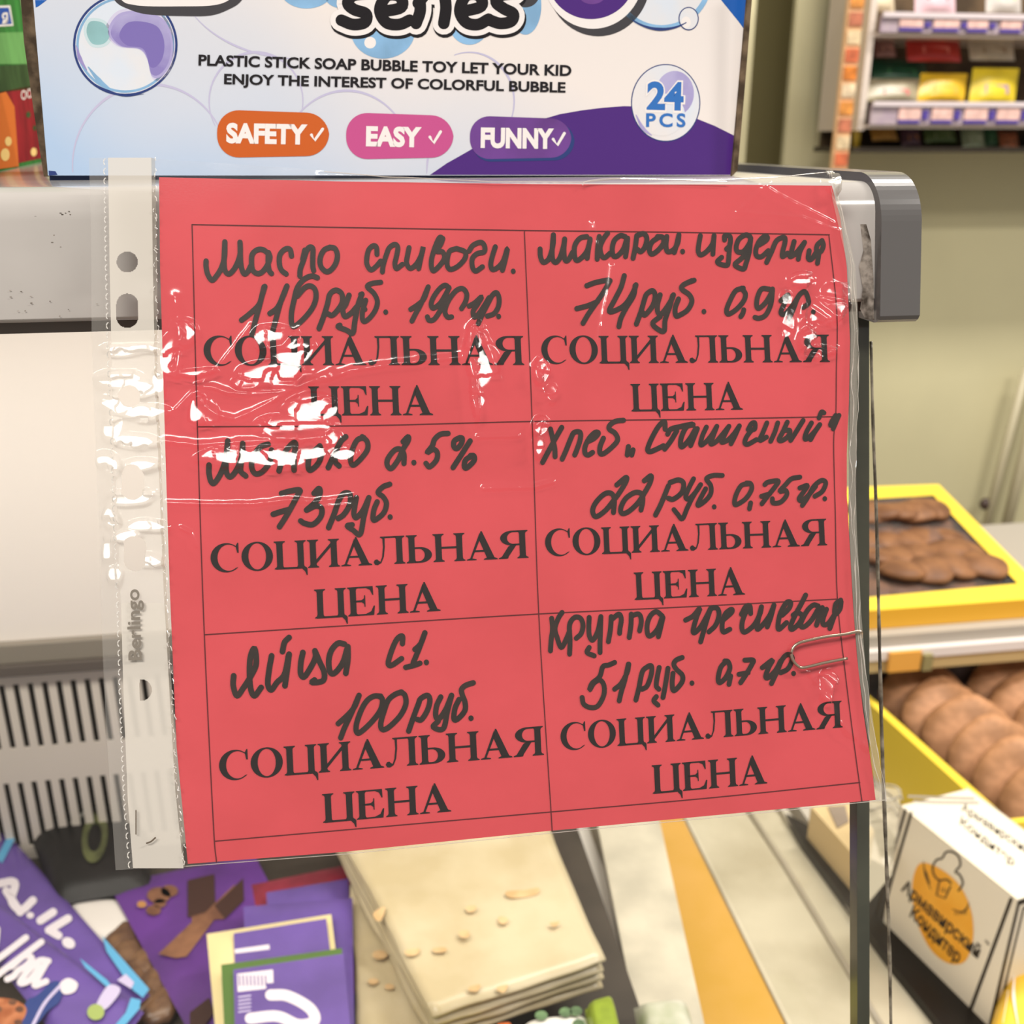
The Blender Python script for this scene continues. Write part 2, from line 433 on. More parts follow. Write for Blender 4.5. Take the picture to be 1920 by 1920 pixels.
# ------------------------------------------------------------ red price sheet
ORIG = SP(930, 900)
outline = [(298,332),(640,340),(1000,345),(1380,346),(1560,348),(1576,410),(1588,500),(1594,640),(1592,750),(1588,850),(1588,930),(1595,1050),(1600,1140),(1607,1230),(1618,1330),(1635,1440),(1642,1500),(1380,1525),(1010,1560),(650,1597),(352,1620),(331,1400),(318,1100),(310,850),(304,640),(300,500)]
paper = empty('price_sheet', ORIG, 'red paper price list with six cells of handwritten prices on display case', 'price sheet')
redp = mat('red_paper', (211, 78, 85), 0.75, 0.15, c2=(204, 74, 80), scale=26, bump=0.25, bscale=60)
MB().prism([SP(*p, -0.0004) for p in outline], SHEET_N*0.0003).build('paper', redp, paper)
ink = mat('printer_ink', (26, 16, 15), 0.6, 0.2)
pen = mat('marker_ink', (46, 34, 28), 0.55, 0.25, var=0.25, scale=120)
linem = mat('thin_line_ink', (92, 30, 34), 0.7, 0.1)
art = Art(lambda x, y, o: SP(x, y, 0.00005+o))
for ln in ([(360,421),(680,427),(983,432),(1240,435),(1555,440)], [(360,421),(370,800),(383,1190),(400,1545),(406,1617)],
           [(983,432),(998,795),(1010,1150),(1033,1520),(1035,1558)], [(1554,440),(1569,585),(1568,700),(1567,780),(1563,830),(1566,960),(1570,1122),(1585,1264),(1602,1400),(1616,1502)],
           [(372,800),(680,798),(998,790),(1300,786),(1568,781)], [(383,1190),(680,1171),(1010,1151),(1300,1137),(1570,1123)], [(404,1577),(680,1553),(1035,1522),(1330,1496),(1612,1467)]):
    p = catmull(ln, 5); n = len(p)
    art.stroke(p, 2.0, 0, 0, smooth=False)
art.build('table_lines', linem, paper)

def serif_letters():
    SWD, OV, TS = 0.205, 0.085, 0.040
    SW = SWD+2*OV
    def stem(x, h=1.0, top=True, bot=True):
        l, r = x+OV, x+OV+SWD
        p = []
        p += [(x, 0), (x, TS*0.7), (l-0.02, TS*1.6), (l, 0.12)] if bot else [(l, 0)]
        p += [(l, h-0.12), (l-0.02, h-TS*1.6), (x, h-TS*0.7), (x, h)] if top else [(l, h)]
        p += [(x+SW, h), (x+SW, h-TS*0.7), (r+0.02, h-TS*1.6), (r, h-0.12)] if top else [(r, h)]
        p += [(r, 0.12), (r+0.02, TS*1.6), (x+SW, TS*0.7), (x+SW, 0)] if bot else [(r, 0)]
        return [p]
    def ell(cx, cy, rx, ry, a0=0, a1=360, n=36):
        return [(cx+rx*math.cos(math.radians(a0+(a1-a0)*i/n)), cy+ry*math.sin(math.radians(a0+(a1-a0)*i/n))) for i in range(n+1)]
    G = {}
    o = ell(0.53, 0.5, 0.53, 0.525)[:-1]; i = ell(0.53, 0.5, 0.30, 0.475)[:-1]
    G['О'] = (1.06, [[o, i]])
    o = ell(0.53, 0.5, 0.53, 0.525, 38, 318); i = ell(0.61, 0.5, 0.38, 0.475, 305, 58)
    G['С'] = (1.0, [[o+i], [[(0.955, 1.02), (0.925, 1.02), (0.86, 0.90), (0.905, 0.66), (0.955, 0.66)]]])
    wN = 1.08
    G['Н'] = (wN, [stem(0), stem(wN-SW), [[(OV+SWD-0.01, 0.465), (wN-OV-SWD+0.01, 0.465), (wN-OV-SWD+0.01, 0.535), (OV+SWD-0.01, 0.535)]]])
    G['И'] = (wN, [stem(0), stem(wN-SW), [[(OV+SWD-0.01, 0.13), (OV+SWD-0.01, 0.27), (wN-OV-SWD+0.01, 0.87), (wN-OV-SWD+0.01, 0.73)]]])
    G['Ц'] = (wN, [stem(0), stem(wN-SW), [[(0.05, 0), (wN+0.0, 0), (wN+0.02, 0.0), (wN+0.02, -0.25), (wN-0.015, -0.25), (wN-0.06, -0.12), (wN-0.16, -0.01), (0.05, -0.01)]], [[(OV+SWD-0.01, 0.0), (wN-OV-SWD+0.01, 0.0), (wN-OV-SWD+0.01, 0.055), (OV+SWD-0.01, 0.055)]]])
    G['А'] = (1.04, [[[(0.10, 0.02), (0.17, 0.02), (0.50, 0.82), (0.47, 0.98)]], [[(0.50, 1.03), (0.545, 1.03), (0.95, 0.04), (0.69, 0.04), (0.44, 0.72)]], [[(0.22, 0.29), (0.62, 0.29), (0.60, 0.355), (0.245, 0.355)]],
              [[(0, 0), (0.33, 0), (0.33, 0.03), (0.20, 0.06), (0.10, 0.06), (0, 0.03)]], [[(0.58, 0), (1.04, 0), (1.04, 0.03), (0.95, 0.07), (0.68, 0.07), (0.58, 0.03)]]])
    wL = 1.08
    G['Л'] = (wL, [stem(wL-SW), [[(0.26, 1.0), (0.26, 0.965), (0.335, 0.93), (0.345, 0.62), (0.30, 0.26), (0.24, 0.10), (0.19, 0.13), (0.13, 0.19), (0.05, 0.17), (0.01, 0.09), (0.05, 0.0), (0.15, -0.015), (0.27, 0.06), (0.36, 0.28), (0.405, 0.62), (0.41, 0.945), (wL-OV-SWD+0.02, 0.945), (wL-OV-SWD+0.02, 1.0)]]])
    bo = [(OV+SWD-0.01, 0.56)]+ell(0.46, 0.28, 0.40, 0.28, 90, -90, 18)+[(OV+SWD-0.01, 0.0)]
    bi = [(OV+SWD-0.01, 0.50)]+ell(0.42, 0.28, 0.20, 0.225, 90, -90, 18)+[(OV+SWD-0.01, 0.055)]
    G['Ь'] = (0.86, [stem(0), [bo+bi[::-1]]])
    wY = 1.0
    x1 = wY-OV-SWD+0.01
    bo = [(x1, 1.0)]+ell(0.48, 0.735, 0.41, 0.265, 90, 270, 18)+[(x1, 0.47)]
    bi = [(x1, 0.945)]+ell(0.50, 0.735, 0.20, 0.21, 90, 270, 18)+[(x1, 0.525)]
    G['Я'] = (wY, [stem(wY-SW), [bo+bi[::-1]], [[(0.48, 0.50), (0.62, 0.50), (0.30, 0.03), (0.0, 0.0), (0.0, 0.03), (0.10, 0.07), (0.34, 0.44)]], [[(0.0, 0), (0.30, 0), (0.33, 0.06), (0.05, 0.04)]]])
    wE = 0.93
    G['Е'] = (wE, [stem(0), [[(0.2, 0.955), (0.2, 1.0), (wE-0.06, 1.0), (wE-0.05, 0.70), (wE-0.085, 0.70), (wE-0.16, 0.88), (wE-0.30, 0.95)]], [[(0.2, 0.045), (wE-0.32, 0.05), (wE-0.14, 0.13), (wE-0.05, 0.32), (wE-0.01, 0.32), (wE-0.05, 0.0), (0.2, 0.0)]],
              [[(0.2, 0.475), (0.2, 0.525), (0.48, 0.535), (0.56, 0.60), (0.57, 0.70), (0.60, 0.70), (0.60, 0.30), (0.57, 0.30), (0.56, 0.40), (0.48, 0.465)]]])
    return G
GL = serif_letters()
def serif_line(art, body, xl, yl, xr, yr, h):
    gap = 0.045
    tot = sum(GL[c][0] for c in body)+gap*(len(body)-1); x = 0.0
    for c in body:
        w, pieces = GL[c]
        for loops in pieces:
            L2 = []
            for L in loops:
                L2.append([(xl+(xr-xl)*(x+u)/tot-v*h*0.045, yl+(yr-yl)*(x+u)/tot-v*h) for u, v in L])
            art.poly(L2)
        x += w+gap
cells = [
    ([('СОЦИАЛЬНАЯ', 383, 684.5, 983, 684, 54), ('ЦЕНА', 580, 779, 812, 778, 54.5)], 'butter price lettering'),
    ([('СОЦИАЛЬНАЯ', 1016, 681.5, 1556, 678.5, 51), ('ЦЕНА', 1184, 771, 1393, 768, 51)], 'pasta'),
    ([('СОЦИАЛЬНАЯ', 396, 1073, 991, 1045.5, 52), ('ЦЕНА', 591, 1159.5, 826, 1145, 54)], 'milk'),
    ([('СОЦИАЛЬНАЯ', 1023, 1042.5, 1551, 1022, 49.5), ('ЦЕНА', 1190, 1124.5, 1397, 1114.5, 51)], 'bread'),
    ([('СОЦИАЛЬНАЯ', 412, 1463.5, 1020, 1415, 54), ('ЦЕНА', 606, 1542.5, 846, 1521, 53.5)], 'eggs'),
    ([('СОЦИАЛЬНАЯ', 1052, 1407, 1580, 1363.5, 50), ('ЦЕНА', 1224, 1488, 1438.5, 1468.5, 53)], 'buckwheat')]
for lines, _ in cells:
    a = Art(lambda x, y, o: SP(x, y, 0.00009+o))
    for body, xl, yl, xr, yr, h in lines: serif_line(a, body, xl, yl, xr, yr, h)
    a.build('printed_heading', ink, paper)

# handwriting: (origin x, origin y) of a group, then strokes in sixths of a unit
HW = [
 ((370,430), 10.0, '''105,380 105,450 125,540 175,610 230,560 290,460 325,330 330,150|330,150 320,400 335,500 380,535 440,480 490,380 515,280 512,155|512,155 520,400 545,510 575,535 610,500 640,440|850,290 790,245 720,245 660,300 650,400 665,490 720,530 780,510 840,430 870,340 855,280|850,290 850,420 865,500 890,530|1130,320 1110,240 1050,240 990,310 985,420 1010,490 1065,535|1230,560 1235,480 1270,380 1310,260 1345,215 1385,230 1385,330 1385,440 1395,495|1290,250 1265,360|1590,215 1520,250 1475,340 1480,440 1540,505 1600,490 1660,410 1680,310 1650,230 1590,215
810,685 775,800 735,910 620,1020 530,1090|800,690 750,900 700,1080 655,1260|1075,680 1030,800 960,940 870,1010|1070,690 1000,870 950,1050 905,1220 890,1290|1440,580 1370,560 1280,600 1200,700 1160,850 1130,1000 1130,1120 1160,1165 1260,1090 1370,960 1420,840 1415,730 1360,680 1290,700 1200,800|1460,1190 1510,1060 1560,900 1590,780 1660,730 1730,770 1740,870 1690,960 1620,1030 1560,1010|1820,790 1780,900 1745,960 1770,1045 1850,1000 1910,930|1975,776 1930,900 1890,1100 1865,1245 1790,1210 1690,1170 1710,1150'''),
 ((670,430), 9.5, '''100,850 60,1000 70,1100 130,1080 210,980 240,870 200,770 120,690 170,650 280,635|40,780 50,880 90,960|340,993
850,690 800,830 730,900 640,960|850,690 760,900 700,1010 655,1100|1100,700 1050,670 980,720 910,820 885,900 910,945 990,890 1060,780 1100,700|1090,720 1030,870 990,980 920,1080 860,1090 840,1050|1130,1050 1080,1050 1050,980 1090,860 1180,740 1260,710 1310,770 1300,860 1250,950|1340,920 1410,880 1490,810 1440,900 1390,980 1400,1050 1450,1020 1520,920 1580,820|1450,1130 1490,1040 1560,900 1620,790 1670,760 1700,830 1690,930 1640,1010 1560,1040|1695,1045
235,300 230,220 195,195 140,240 115,330 115,420 160,485 220,450 280,380|300,510 310,430 350,300 385,220 450,180 485,220 470,320 450,410 470,470 540,420|620,220 600,320 590,400 620,460 660,460 720,400 770,300 790,210 760,350 735,470|1025,110 985,100 930,220 890,360 890,460 920,495 1000,420 1045,340 1020,270 950,260 1000,180 1025,110|1190,230 1110,260 1080,350 1080,440 1120,480 1210,440 1290,350 1290,270 1190,230|1340,260 1390,190 1480,155 1525,200 1520,270 1440,290 1380,350 1380,450 1420,500 1500,450|1655,210 1620,320 1600,420 1620,480 1680,460 1750,380 1800,230 1770,380 1740,490|1870,503'''),
 ((1000,420), 9.6, '''80,300 85,390 120,460 190,410 235,250 240,130|240,130 225,300 230,420 270,460 320,400 360,270 375,180|375,180 365,320 380,430 420,430 470,340|640,150 560,170 500,250 490,350 510,430 560,420 640,330 680,200|680,180 660,300 645,410|790,150 770,300 765,420|890,110 840,180 800,280 820,380 860,400 920,350|1100,150 1040,140 970,200 945,300 960,380 1010,380 1080,300 1120,180|1130,170 1120,290 1105,390|1195,410 1220,290 1240,140|1240,140 1320,115 1360,170 1340,270 1290,330 1240,300|1500,160 1420,220 1390,310 1420,360 1490,320 1560,230 1550,160 1490,150|1600,150 1590,260 1610,330 1680,310 1730,230 1745,130|1745,130 1720,240 1690,340|1790,330
640,740 750,700 900,670|920,680 840,820 750,950 660,1080 595,1190|520,1015 650,980 770,930|1090,620 1050,760 980,900 910,1050 1040,1010 1130,930 1210,790 1230,730|1220,740 1200,860 1110,1010 1050,1130 1025,1230|1235,1200 1290,1050 1340,880 1370,830 1430,800 1460,860 1430,980 1340,1090 1310,1060|1520,850 1490,960 1490,1050 1530,1080 1600,1000 1660,900 1680,850|1670,860 1630,1000 1580,1150 1560,1290 1430,1200 1520,1110|1740,900 1700,1010 1710,1100 1760,1090 1850,1030 1900,930 1870,850 1780,780 1800,730 1900,680'''),
 ((1270,420), 9.4, '''275,140 255,250 250,330 280,370 350,330 420,240 440,140|440,140 430,260 425,360|565,190 570,140 630,150 630,250 590,300|630,230 620,340 610,460 590,495 510,480 480,450 530,400|870,150 820,130 740,180 705,270 720,330 790,330 860,240 880,170|880,170 860,340 820,480 790,540 690,490 760,420 840,350|980,250 1060,200 1080,160 1040,150 980,210 940,310 950,380 1010,390 1090,320|1070,460 1130,330 1190,200 1280,160 1290,220 1265,320 1260,390 1320,350|1400,210 1370,320 1350,390 1410,360 1480,280 1525,220|1520,230 1470,330 1450,420|1580,320 1570,410 1610,420 1670,330|1735,200 1680,250 1670,320 1720,330 1750,260 1735,200|1700,330 1680,470
318,1050|200,675 160,690|790,770 700,800 630,920 590,1030 610,1080 700,1030 790,930 815,840 770,770|795,1030 785,1070 760,1110|1100,780 1010,780 960,880 950,980 980,1010 1060,940 1130,820 1140,780|1140,800 1120,960 1060,1090 980,1130 930,1120|1240,920 1330,850 1290,940 1240,1060 1290,1080 1380,980 1450,870|1340,1140 1390,1020 1450,870 1520,810 1560,870 1570,950 1510,1000|1630,1055'''),
 ((370,800), 10.5, '''140,460 140,560 165,660 210,670 290,540 350,350 365,170|365,170 345,400 350,550 400,600 480,500 540,330 545,200|545,200 530,400 520,530 580,590|850,210 760,240 690,330 650,460 690,560 780,540 870,420 890,280|980,530 1040,330 1140,200 1180,210 1160,350 1160,520|1470,230 1350,350 1330,480 1360,520 1450,440 1490,320 1470,230|1780,120 1720,180 1650,320 1570,490|1650,330 1655,420 1700,470
1010,800 1120,770 1230,760 1200,830 1120,980 1050,1100 985,1200|910,1050 1000,1020 1110,990|1400,800 1460,740 1470,800 1420,900 1310,1000|1310,1000 1420,950 1490,980 1480,1080 1390,1170 1290,1160 1240,1130|1575,1210 1640,1050 1700,880 1760,800 1830,810 1830,930 1760,1050 1690,1100'''),
 ((640,800), 10.0, '''270,130 190,160 130,280 110,400 140,460 220,400 310,280 310,180 250,120|740,180 800,120 800,170 740,270 680,400 600,500 550,460 560,380 640,280 710,270 750,330 750,440|870,430|1280,80 1190,90 1120,150 1090,230 1030,310 1100,270 1150,310 1140,400 1060,480 1015,440|1420,130 1355,170 1350,240 1390,260 1440,200 1450,140 1420,130|1545,170 1450,320 1340,490|1560,350 1490,400 1475,480 1510,490 1590,410 1590,350 1550,345
180,850 160,960 150,1050 180,1090 260,1000 330,850|330,850 270,1080 225,1290 140,1240 70,1190 130,1175|430,900 390,1000 380,1110 420,1110 510,1030 540,920 500,840 440,790 500,720 580,690|585,1083'''),
 ((1000,770), 9.6, '''205,220 230,330 255,450 260,550|340,200 260,340 190,470 110,620|345,580 390,480 450,330 490,260 560,260 560,350 520,470 495,530|650,370 730,330 780,270 740,260 670,330 620,430 620,510 660,530 710,500|840,330 800,430 800,510 850,510 950,430 1010,350 980,270 910,220 920,170 990,125 1080,115|1140,430 1125,530|1195,470 1180,530|1580,220 1570,130 1500,190 1420,330 1370,460 1400,490 1480,460 1560,420|1610,280 1650,220 1760,190 1900,160|1720,240 1650,360 1575,460|1916,166 1836,196 1776,316 1766,416 1796,426 1876,336 1946,216|1966,216 1926,316 1886,416
1000,890 1110,800 1110,850 1040,970 960,1080 860,1200 750,1270 710,1200 750,1100 850,1000 930,990 970,1060 960,1220|1330,840 1410,780 1400,860 1330,990 1250,1110 1140,1210 1060,1230 1050,1160 1110,1050 1220,980 1300,1000 1310,1090 1290,1190|1465,1250 1530,1120 1620,900|1640,860 1740,830 1800,870 1780,980 1680,1060 1620,1050'''),
 ((1290,760), 9.0, '''220,260 170,370 150,470 200,450 280,360 345,250|345,250 300,370 270,460 330,440 410,350 490,250|490,250 430,370 400,440 470,420 550,340 615,245|615,245 560,370 515,460|720,290 760,220 800,210 800,280 760,300 700,380 680,450 720,465 820,410|945,210 900,320 860,420 940,380|1075,210 1040,320 990,430|1190,200 1140,310 1090,410 1130,420 1200,370 1220,300 1150,300|1380,180 1300,310 1230,420|1480,210 1420,320 1400,400 1440,390 1520,310 1580,230|1580,230 1520,320 1470,410|1570,150 1600,80 1630,90|1770,120 1720,200 1710,240 1770,190 1810,120|1800,140 1740,280
65,880 0,1010 -30,1100 10,1120 90,1040 150,950|150,950 60,1090 -10,1230 -70,1360 -130,1300 -170,1250|210,1000 130,1150 120,1200 200,1150 270,1060 270,960 220,880 300,840 410,840|313,1217|720,940 640,960 580,1060 555,1160 580,1190 690,1120 760,1010 750,940 700,930|750,1170 735,1240|920,950 960,920 1080,905 1040,980 960,1080 885,1180|880,1090 980,1060|1340,860 1240,880 1170,950 1100,1030 1170,1020 1180,1080 1110,1160 1020,1170 1010,1120|1340,990 1430,960 1390,1030 1330,1120 1370,1140 1450,1070 1530,970|1370,1200 1430,1110 1510,970 1600,900 1650,930 1610,1030 1520,1090|1640,1120'''),
 ((410,1170), 10.8, '''180,620 175,740 220,860 300,760 400,600 450,470 430,290 380,400 370,600 385,780 430,860 510,760|635,380 605,550 590,720 630,790 700,700 790,600 840,370|845,360 820,560 795,740|845,160 790,220 765,330|1010,340 985,470 985,600 1030,630 1110,510 1160,400 1155,320|1155,320 1210,450 1265,580 1250,680 1120,700 1150,670|1510,240 1430,230 1350,320 1320,450 1340,580 1400,580 1490,460 1540,300|1550,270 1550,420 1525,590'''),
 ((620,1180), 10.2, '''860,170 860,80 800,110 740,230 690,400 730,430 850,350|1130,40 1080,170 1010,240|1130,40 1060,230 990,400|900,455 1000,430 1070,405|1148,395
340,790 290,920 210,1020 90,1130|340,790 250,1000 170,1170 120,1300|600,800 520,800 440,850 370,960 310,1130 310,1230 360,1230 500,1100 600,960 620,840 580,800|850,750 770,780 690,850 640,980 600,1130 620,1200 700,1170 830,1040 900,900 890,790 840,750|935,1220 990,1060 1050,900 1080,830 1160,790 1190,850 1160,970 1090,1080 1040,1080|1320,810 1270,920 1260,1040 1300,1070 1380,960 1450,790|1450,790 1400,980 1350,1190 1230,1170 1290,1100|1540,840 1490,950 1480,1080 1540,1060 1610,970 1610,870 1580,790 1570,720 1620,670 1710,640|1683,1065'''),
 ((1010,1120), 9.4, '''155,250 165,380 150,500 140,640|280,180 235,250 195,370 220,480 270,600 330,500 370,400|370,680 375,520 370,330 430,240 500,250 530,330 510,430 450,490|605,240 600,370 610,470 650,510 710,400 745,230|745,230 740,400 735,540 735,660|605,600 580,660 665,700|870,230 860,380 835,530|880,260 960,200 990,260 975,370 970,430|1110,200 1105,340 1085,480|1110,220 1200,200 1230,280 1210,400|1480,220 1410,170 1340,220 1300,330 1310,450 1360,450 1430,370 1480,240|1490,240 1460,370 1435,470
910,780 840,810 770,830 730,950 640,1030 610,1110 660,1030 730,990 780,1050 780,1170 710,1300 620,1320 540,1280 520,1200|1080,800 1060,900 990,1030 910,1100|1075,800 1030,1000 990,1130 965,1240|1165,1230 1200,1090 1240,900 1290,840 1350,820 1350,920 1300,1060 1240,1100|1445,840 1420,960 1410,1060 1440,1100|1550,850 1530,980 1510,1100 1490,1200|1410,1190 1380,1240 1430,1290|1610,910 1600,1020 1610,1110 1650,1100 1720,1010 1720,930 1650,860 1620,800 1650,750 1720,720|1838,1028'''),
 ((1290,1100), 9.4, '''-30,400 60,350 140,260 100,370 60,520 80,550 150,480 220,360 270,260|150,660 190,520 240,350 280,260 350,260 370,340 330,460 250,540|420,400 520,310 520,270 450,320 410,430 420,540 500,510|640,330 690,240 740,230 750,320|700,280 650,420 650,520 690,540 790,460 860,330 880,240|880,240 840,400 830,510 900,450 980,340 1030,220|1030,220 990,370 950,480|1130,340 1210,260 1230,190 1180,190 1110,310 1080,440 1090,510 1180,430|1410,100 1360,200 1290,330 1230,470 1250,510 1330,440 1370,350 1310,310 1260,340|1560,230 1500,220 1420,300 1350,450 1390,480 1480,400 1570,250|1610,250 1570,360 1540,460|1660,270 1620,380 1620,450 1680,440 1760,330|1830,160 1770,210 1760,330 1820,270 1835,180|1760,330 1700,500
450,900 390,970 360,1100 380,1150 450,1090 500,980 480,900 440,890|510,1070 490,1170|680,880 780,880 760,940 690,1060 630,1150|610,1050 720,1030|890,970 1010,880 970,960 930,1070 960,1090 1050,1000 1110,890|1000,1160 1060,1030 1130,870 1200,810 1250,860 1200,980 1110,1030|1265,1040'''),
]
groups = {}
lev = 0
for (ox, oy), wd, data in HW:
    a = Art(lambda x, y, o: SP(x, y, 0.00013+o))
    for ln in data.split('\n'):
        for st in ln.split('|'):
            pts = [tuple(float(q) for q in p.split(',')) for p in st.split()]
            pts = [(ox+x/6.4, oy+y/6.4) for x, y in pts]
            if len(pts) == 1: a.disc(pts[0], wd*0.48, wd*0.52, 0, 0, 16)
            else: a.stroke(pts, wd*0.98, 0, 0, True, 7)
    a.build('handwriting', pen, paper)

# ------------------------------------------------------------ clear punched pocket around the sheet
pocket = empty('plastic_pocket', SP(930, 330), 'clear plastic punched pocket wrapped around the red price sheet', 'plastic pocket')
def polyat(pts, t):
    p = np.array(pts, float); d = np.r_[0, np.cumsum(np.hypot(*np.diff(p, axis=0).T))]; d /= d[-1]
    return np.stack([np.interp(t, d, p[:, 0]), np.interp(t, d, p[:, 1])], -1)
CRE = [  # crease lines in the film: points, height (mm), half width
 ([(372,726),(400,728),(430,738),(470,741),(520,737),(560,727),(600,716),(660,696),(740,684),(860,672)], 1.0, 7),
 ([(378,752),(392,768),(410,780),(440,787),(470,775),(510,754),(545,735),(620,700)], 1.0, 6),
 ([(330,770),(370,728),(410,690),(470,612)], 0.5, 4),
 ([(310,828),(370,835),(420,832),(480,828),(560,826),(600,822)], 1.1, 7),
 ([(315,943),(400,946),(470,946),(540,938),(590,941),(650,934),(665,932)], 0.8, 5),
 ([(600,950),(660,946)], 0.6, 4), ([(896,820),(970,818)], 0.9, 5), ([(905,916),(1000,914),(1036,904)], 0.9, 5),
 ([(880,622),(878,680),(884,740),(890,790)], 1.2, 9), ([(905,622),(925,680),(940,730)], 0.8, 6),
 ([(1109,420),(1116,462)], 0.7, 4), ([(1146,500),(1140,545),(1128,600),(1124,640)], 0.7, 4),
 ([(1500,600),(1490,640),(1505,670),(1535,674),(1565,655)], 1.0, 6), ([(1518,620),(1530,655),(1545,664)], 0.9, 6),
 ([(1530,565),(1570,612)], 0.9, 5), ([(1515,570),(1560,620)], 0.7, 4), ([(1555,535),(1580,555),(1590,575)], 1.2, 8),
 ([(1512,1258),(1530,1285),(1548,1320),(1580,1365),(1620,1398)], 1.4, 9),
 ([(1440,345),(1380,400),(1500,410),(1570,435)], 0.5, 4), ([(1425,348),(1470,375),(1560,420)], 0.5, 4),
 ([(1000,690),(1005,720),(1030,752)], 0.9, 7), ([(330,560),(340,640),(335,700)], 0.8, 8),
 ([(340,990),(360,1000),(370,1024)], 0.7, 4), ([(560,620),(530,650),(480,660)], 0.6, 5), ([(600,330),(900,338),(1100,335)], 0.4, 4)]
PATCH = [(345,628,26,22,1),(322,672,22,40,1),(300,720,14,26,1),(518,642,42,26,1),(548,668,38,30,1),(515,700,62,20,1),(460,716,24,12,.9),(585,765,48,28,1),(555,798,66,24,1),(600,825,36,30,1),(440,858,66,17,1),(520,862,66,22,1),(585,850,36,16,1),(650,850,24,14,.8),
         (890,650,20,36,1),(902,690,24,44,1),(892,740,12,40,1),(1012,700,12,22,1),(1028,742,10,16,1),(1012,800,14,16,1),(1008,835,10,20,1),(372,770,14,30,.9),(392,776,14,20,.9),(372,700,30,8,.8),
         (1565,548,24,16,1),(1500,525,26,14,1),(1475,605,10,24,.9),(1470,560,10,14,.9),(1508,640,14,22,1),(1530,660,26,10,1),(1540,585,34,24,.7),(1545,1290,14,26,1),(1562,345,16,16,1),
         (225,715,40,18,1),(260,735,44,18,1),(225,760,30,20,.9),(270,775,40,14,1),(215,805,24,22,1),(255,825,40,14,1),(265,870,30,14,.9),(205,870,20,20,.9),(250,930,40,16,1),(210,965,16,24,.9),(275,985,36,12,1),(240,1000,30,12,.9),(205,1030,14,26,1),(280,1050,30,16,.9),(230,660,40,10,1),(270,655,34,10,.9),(215,1080,14,20,.8)]
UPV = np.array([0, math.sin(math.radians(22)), math.cos(math.radians(22))])
def ramp(cx, cy):
    """slope of a taut facet of crumpled film that leans towards the shop lamp, mm per unit"""
    P = SP(cx, cy); v = CAM-P; v /= np.linalg.norm(v); l = LAMP-P; l /= np.linalg.norm(l); hv = v+l
    hn = hv @ SHEET_N
    return -(hv[0]/hn)*np.linalg.norm(SP(cx+1, cy)-P)*1e3, (hv @ UPV/hn)*np.linalg.norm(SP(cx, cy+1)-P)*1e3
def disp(X, Y):
    h = 0.10*(vnoise(X/170, Y/140, 1)-0.5)+0.05*(vnoise(X/60+5, Y/70, 2)-0.5)
    wx = X+14*(vnoise(X/45, Y/45, 5)-0.5); wy = Y+14*(vnoise(X/45+9, Y/45, 6)-0.5)
    M = np.zeros_like(X)
    for k, (cx, cy, sx, sy, a) in enumerate(PATCH):
        r2 = ((wx-cx)/sx)**2+((wy-cy)/sy)**2
        M = np.maximum(M, np.where(r2 < 3, np.exp(-(r2/1.35)**5), 0.0))
    g = np.array([[ramp(x, y) for x in (200, 900, 1600)] for y in (340, 950, 1560)])
    sx_, sy_ = np.clip((X-200)/700, 0, 2), np.clip((Y-340)/610, 0, 2)
    def bil(A):
        i = np.minimum(sx_.astype(int), 1); j = np.minimum(sy_.astype(int), 1); fx = sx_-i; fy = sy_-j
        return (A[j, i]*(1-fx)+A[j, i+1]*fx)*(1-fy)+(A[j+1, i]*(1-fx)+A[j+1, i+1]*fx)*fy
    gx, gy_ = bil(g[..., 0]), bil(g[..., 1])
    # taut facets with crumpled borders: slope exact inside a facet, steps between facets
    vx = wx+26*(vnoise(X/38+3, Y/30, 61)-0.5)+10*(vnoise(X/11, Y/13, 62)-0.5)
    vy = wy+22*(vnoise(X/34+7, Y/26, 63)-0.5)+9*(vnoise(X/12, Y/10, 64)-0.5)
    qx, qy = X-(np.floor(vx/56)+0.5)*56, Y-(np.floor(vy/44)+0.5)*44
    h = h*(1-M)+M*(gx*qx+gy_*qy+1.3)
    rg = 1-np.abs(2*vnoise(X/42+0.4*Y/42, Y/30, 11)-1)
    h = h+M*(0.03*rg+0.035*(vnoise(X/17, Y/15, 13)-0.5)+0.012*(vnoise(X/6.0, Y/6.0, 17)-0.5))
    for pts, A, w in CRE:
        p = np.array(pts, float)
        x0, x1, y0, y1 = p[:, 0].min()-40, p[:, 0].max()+40, p[:, 1].min()-40, p[:, 1].max()+40
        sel = (X > x0) & (X < x1) & (Y > y0) & (Y < y1)
        if not sel.any(): continue
        xs, ys = X[sel], Y[sel]; d = np.full(xs.shape, 1e9)
        for a, b in zip(p[:-1], p[1:]):
            v = b-a; t = np.clip(((xs-a[0])*v[0]+(ys-a[1])*v[1])/(v @ v), 0, 1)
            d = np.minimum(d, np.hypot(xs-a[0]-t*v[0], ys-a[1]-t*v[1]))
        h[sel] += A*np.exp(-(d/w)**1.4)*(0.75+0.5*vnoise(xs/14, ys/14, 23))
    return h*1e-3
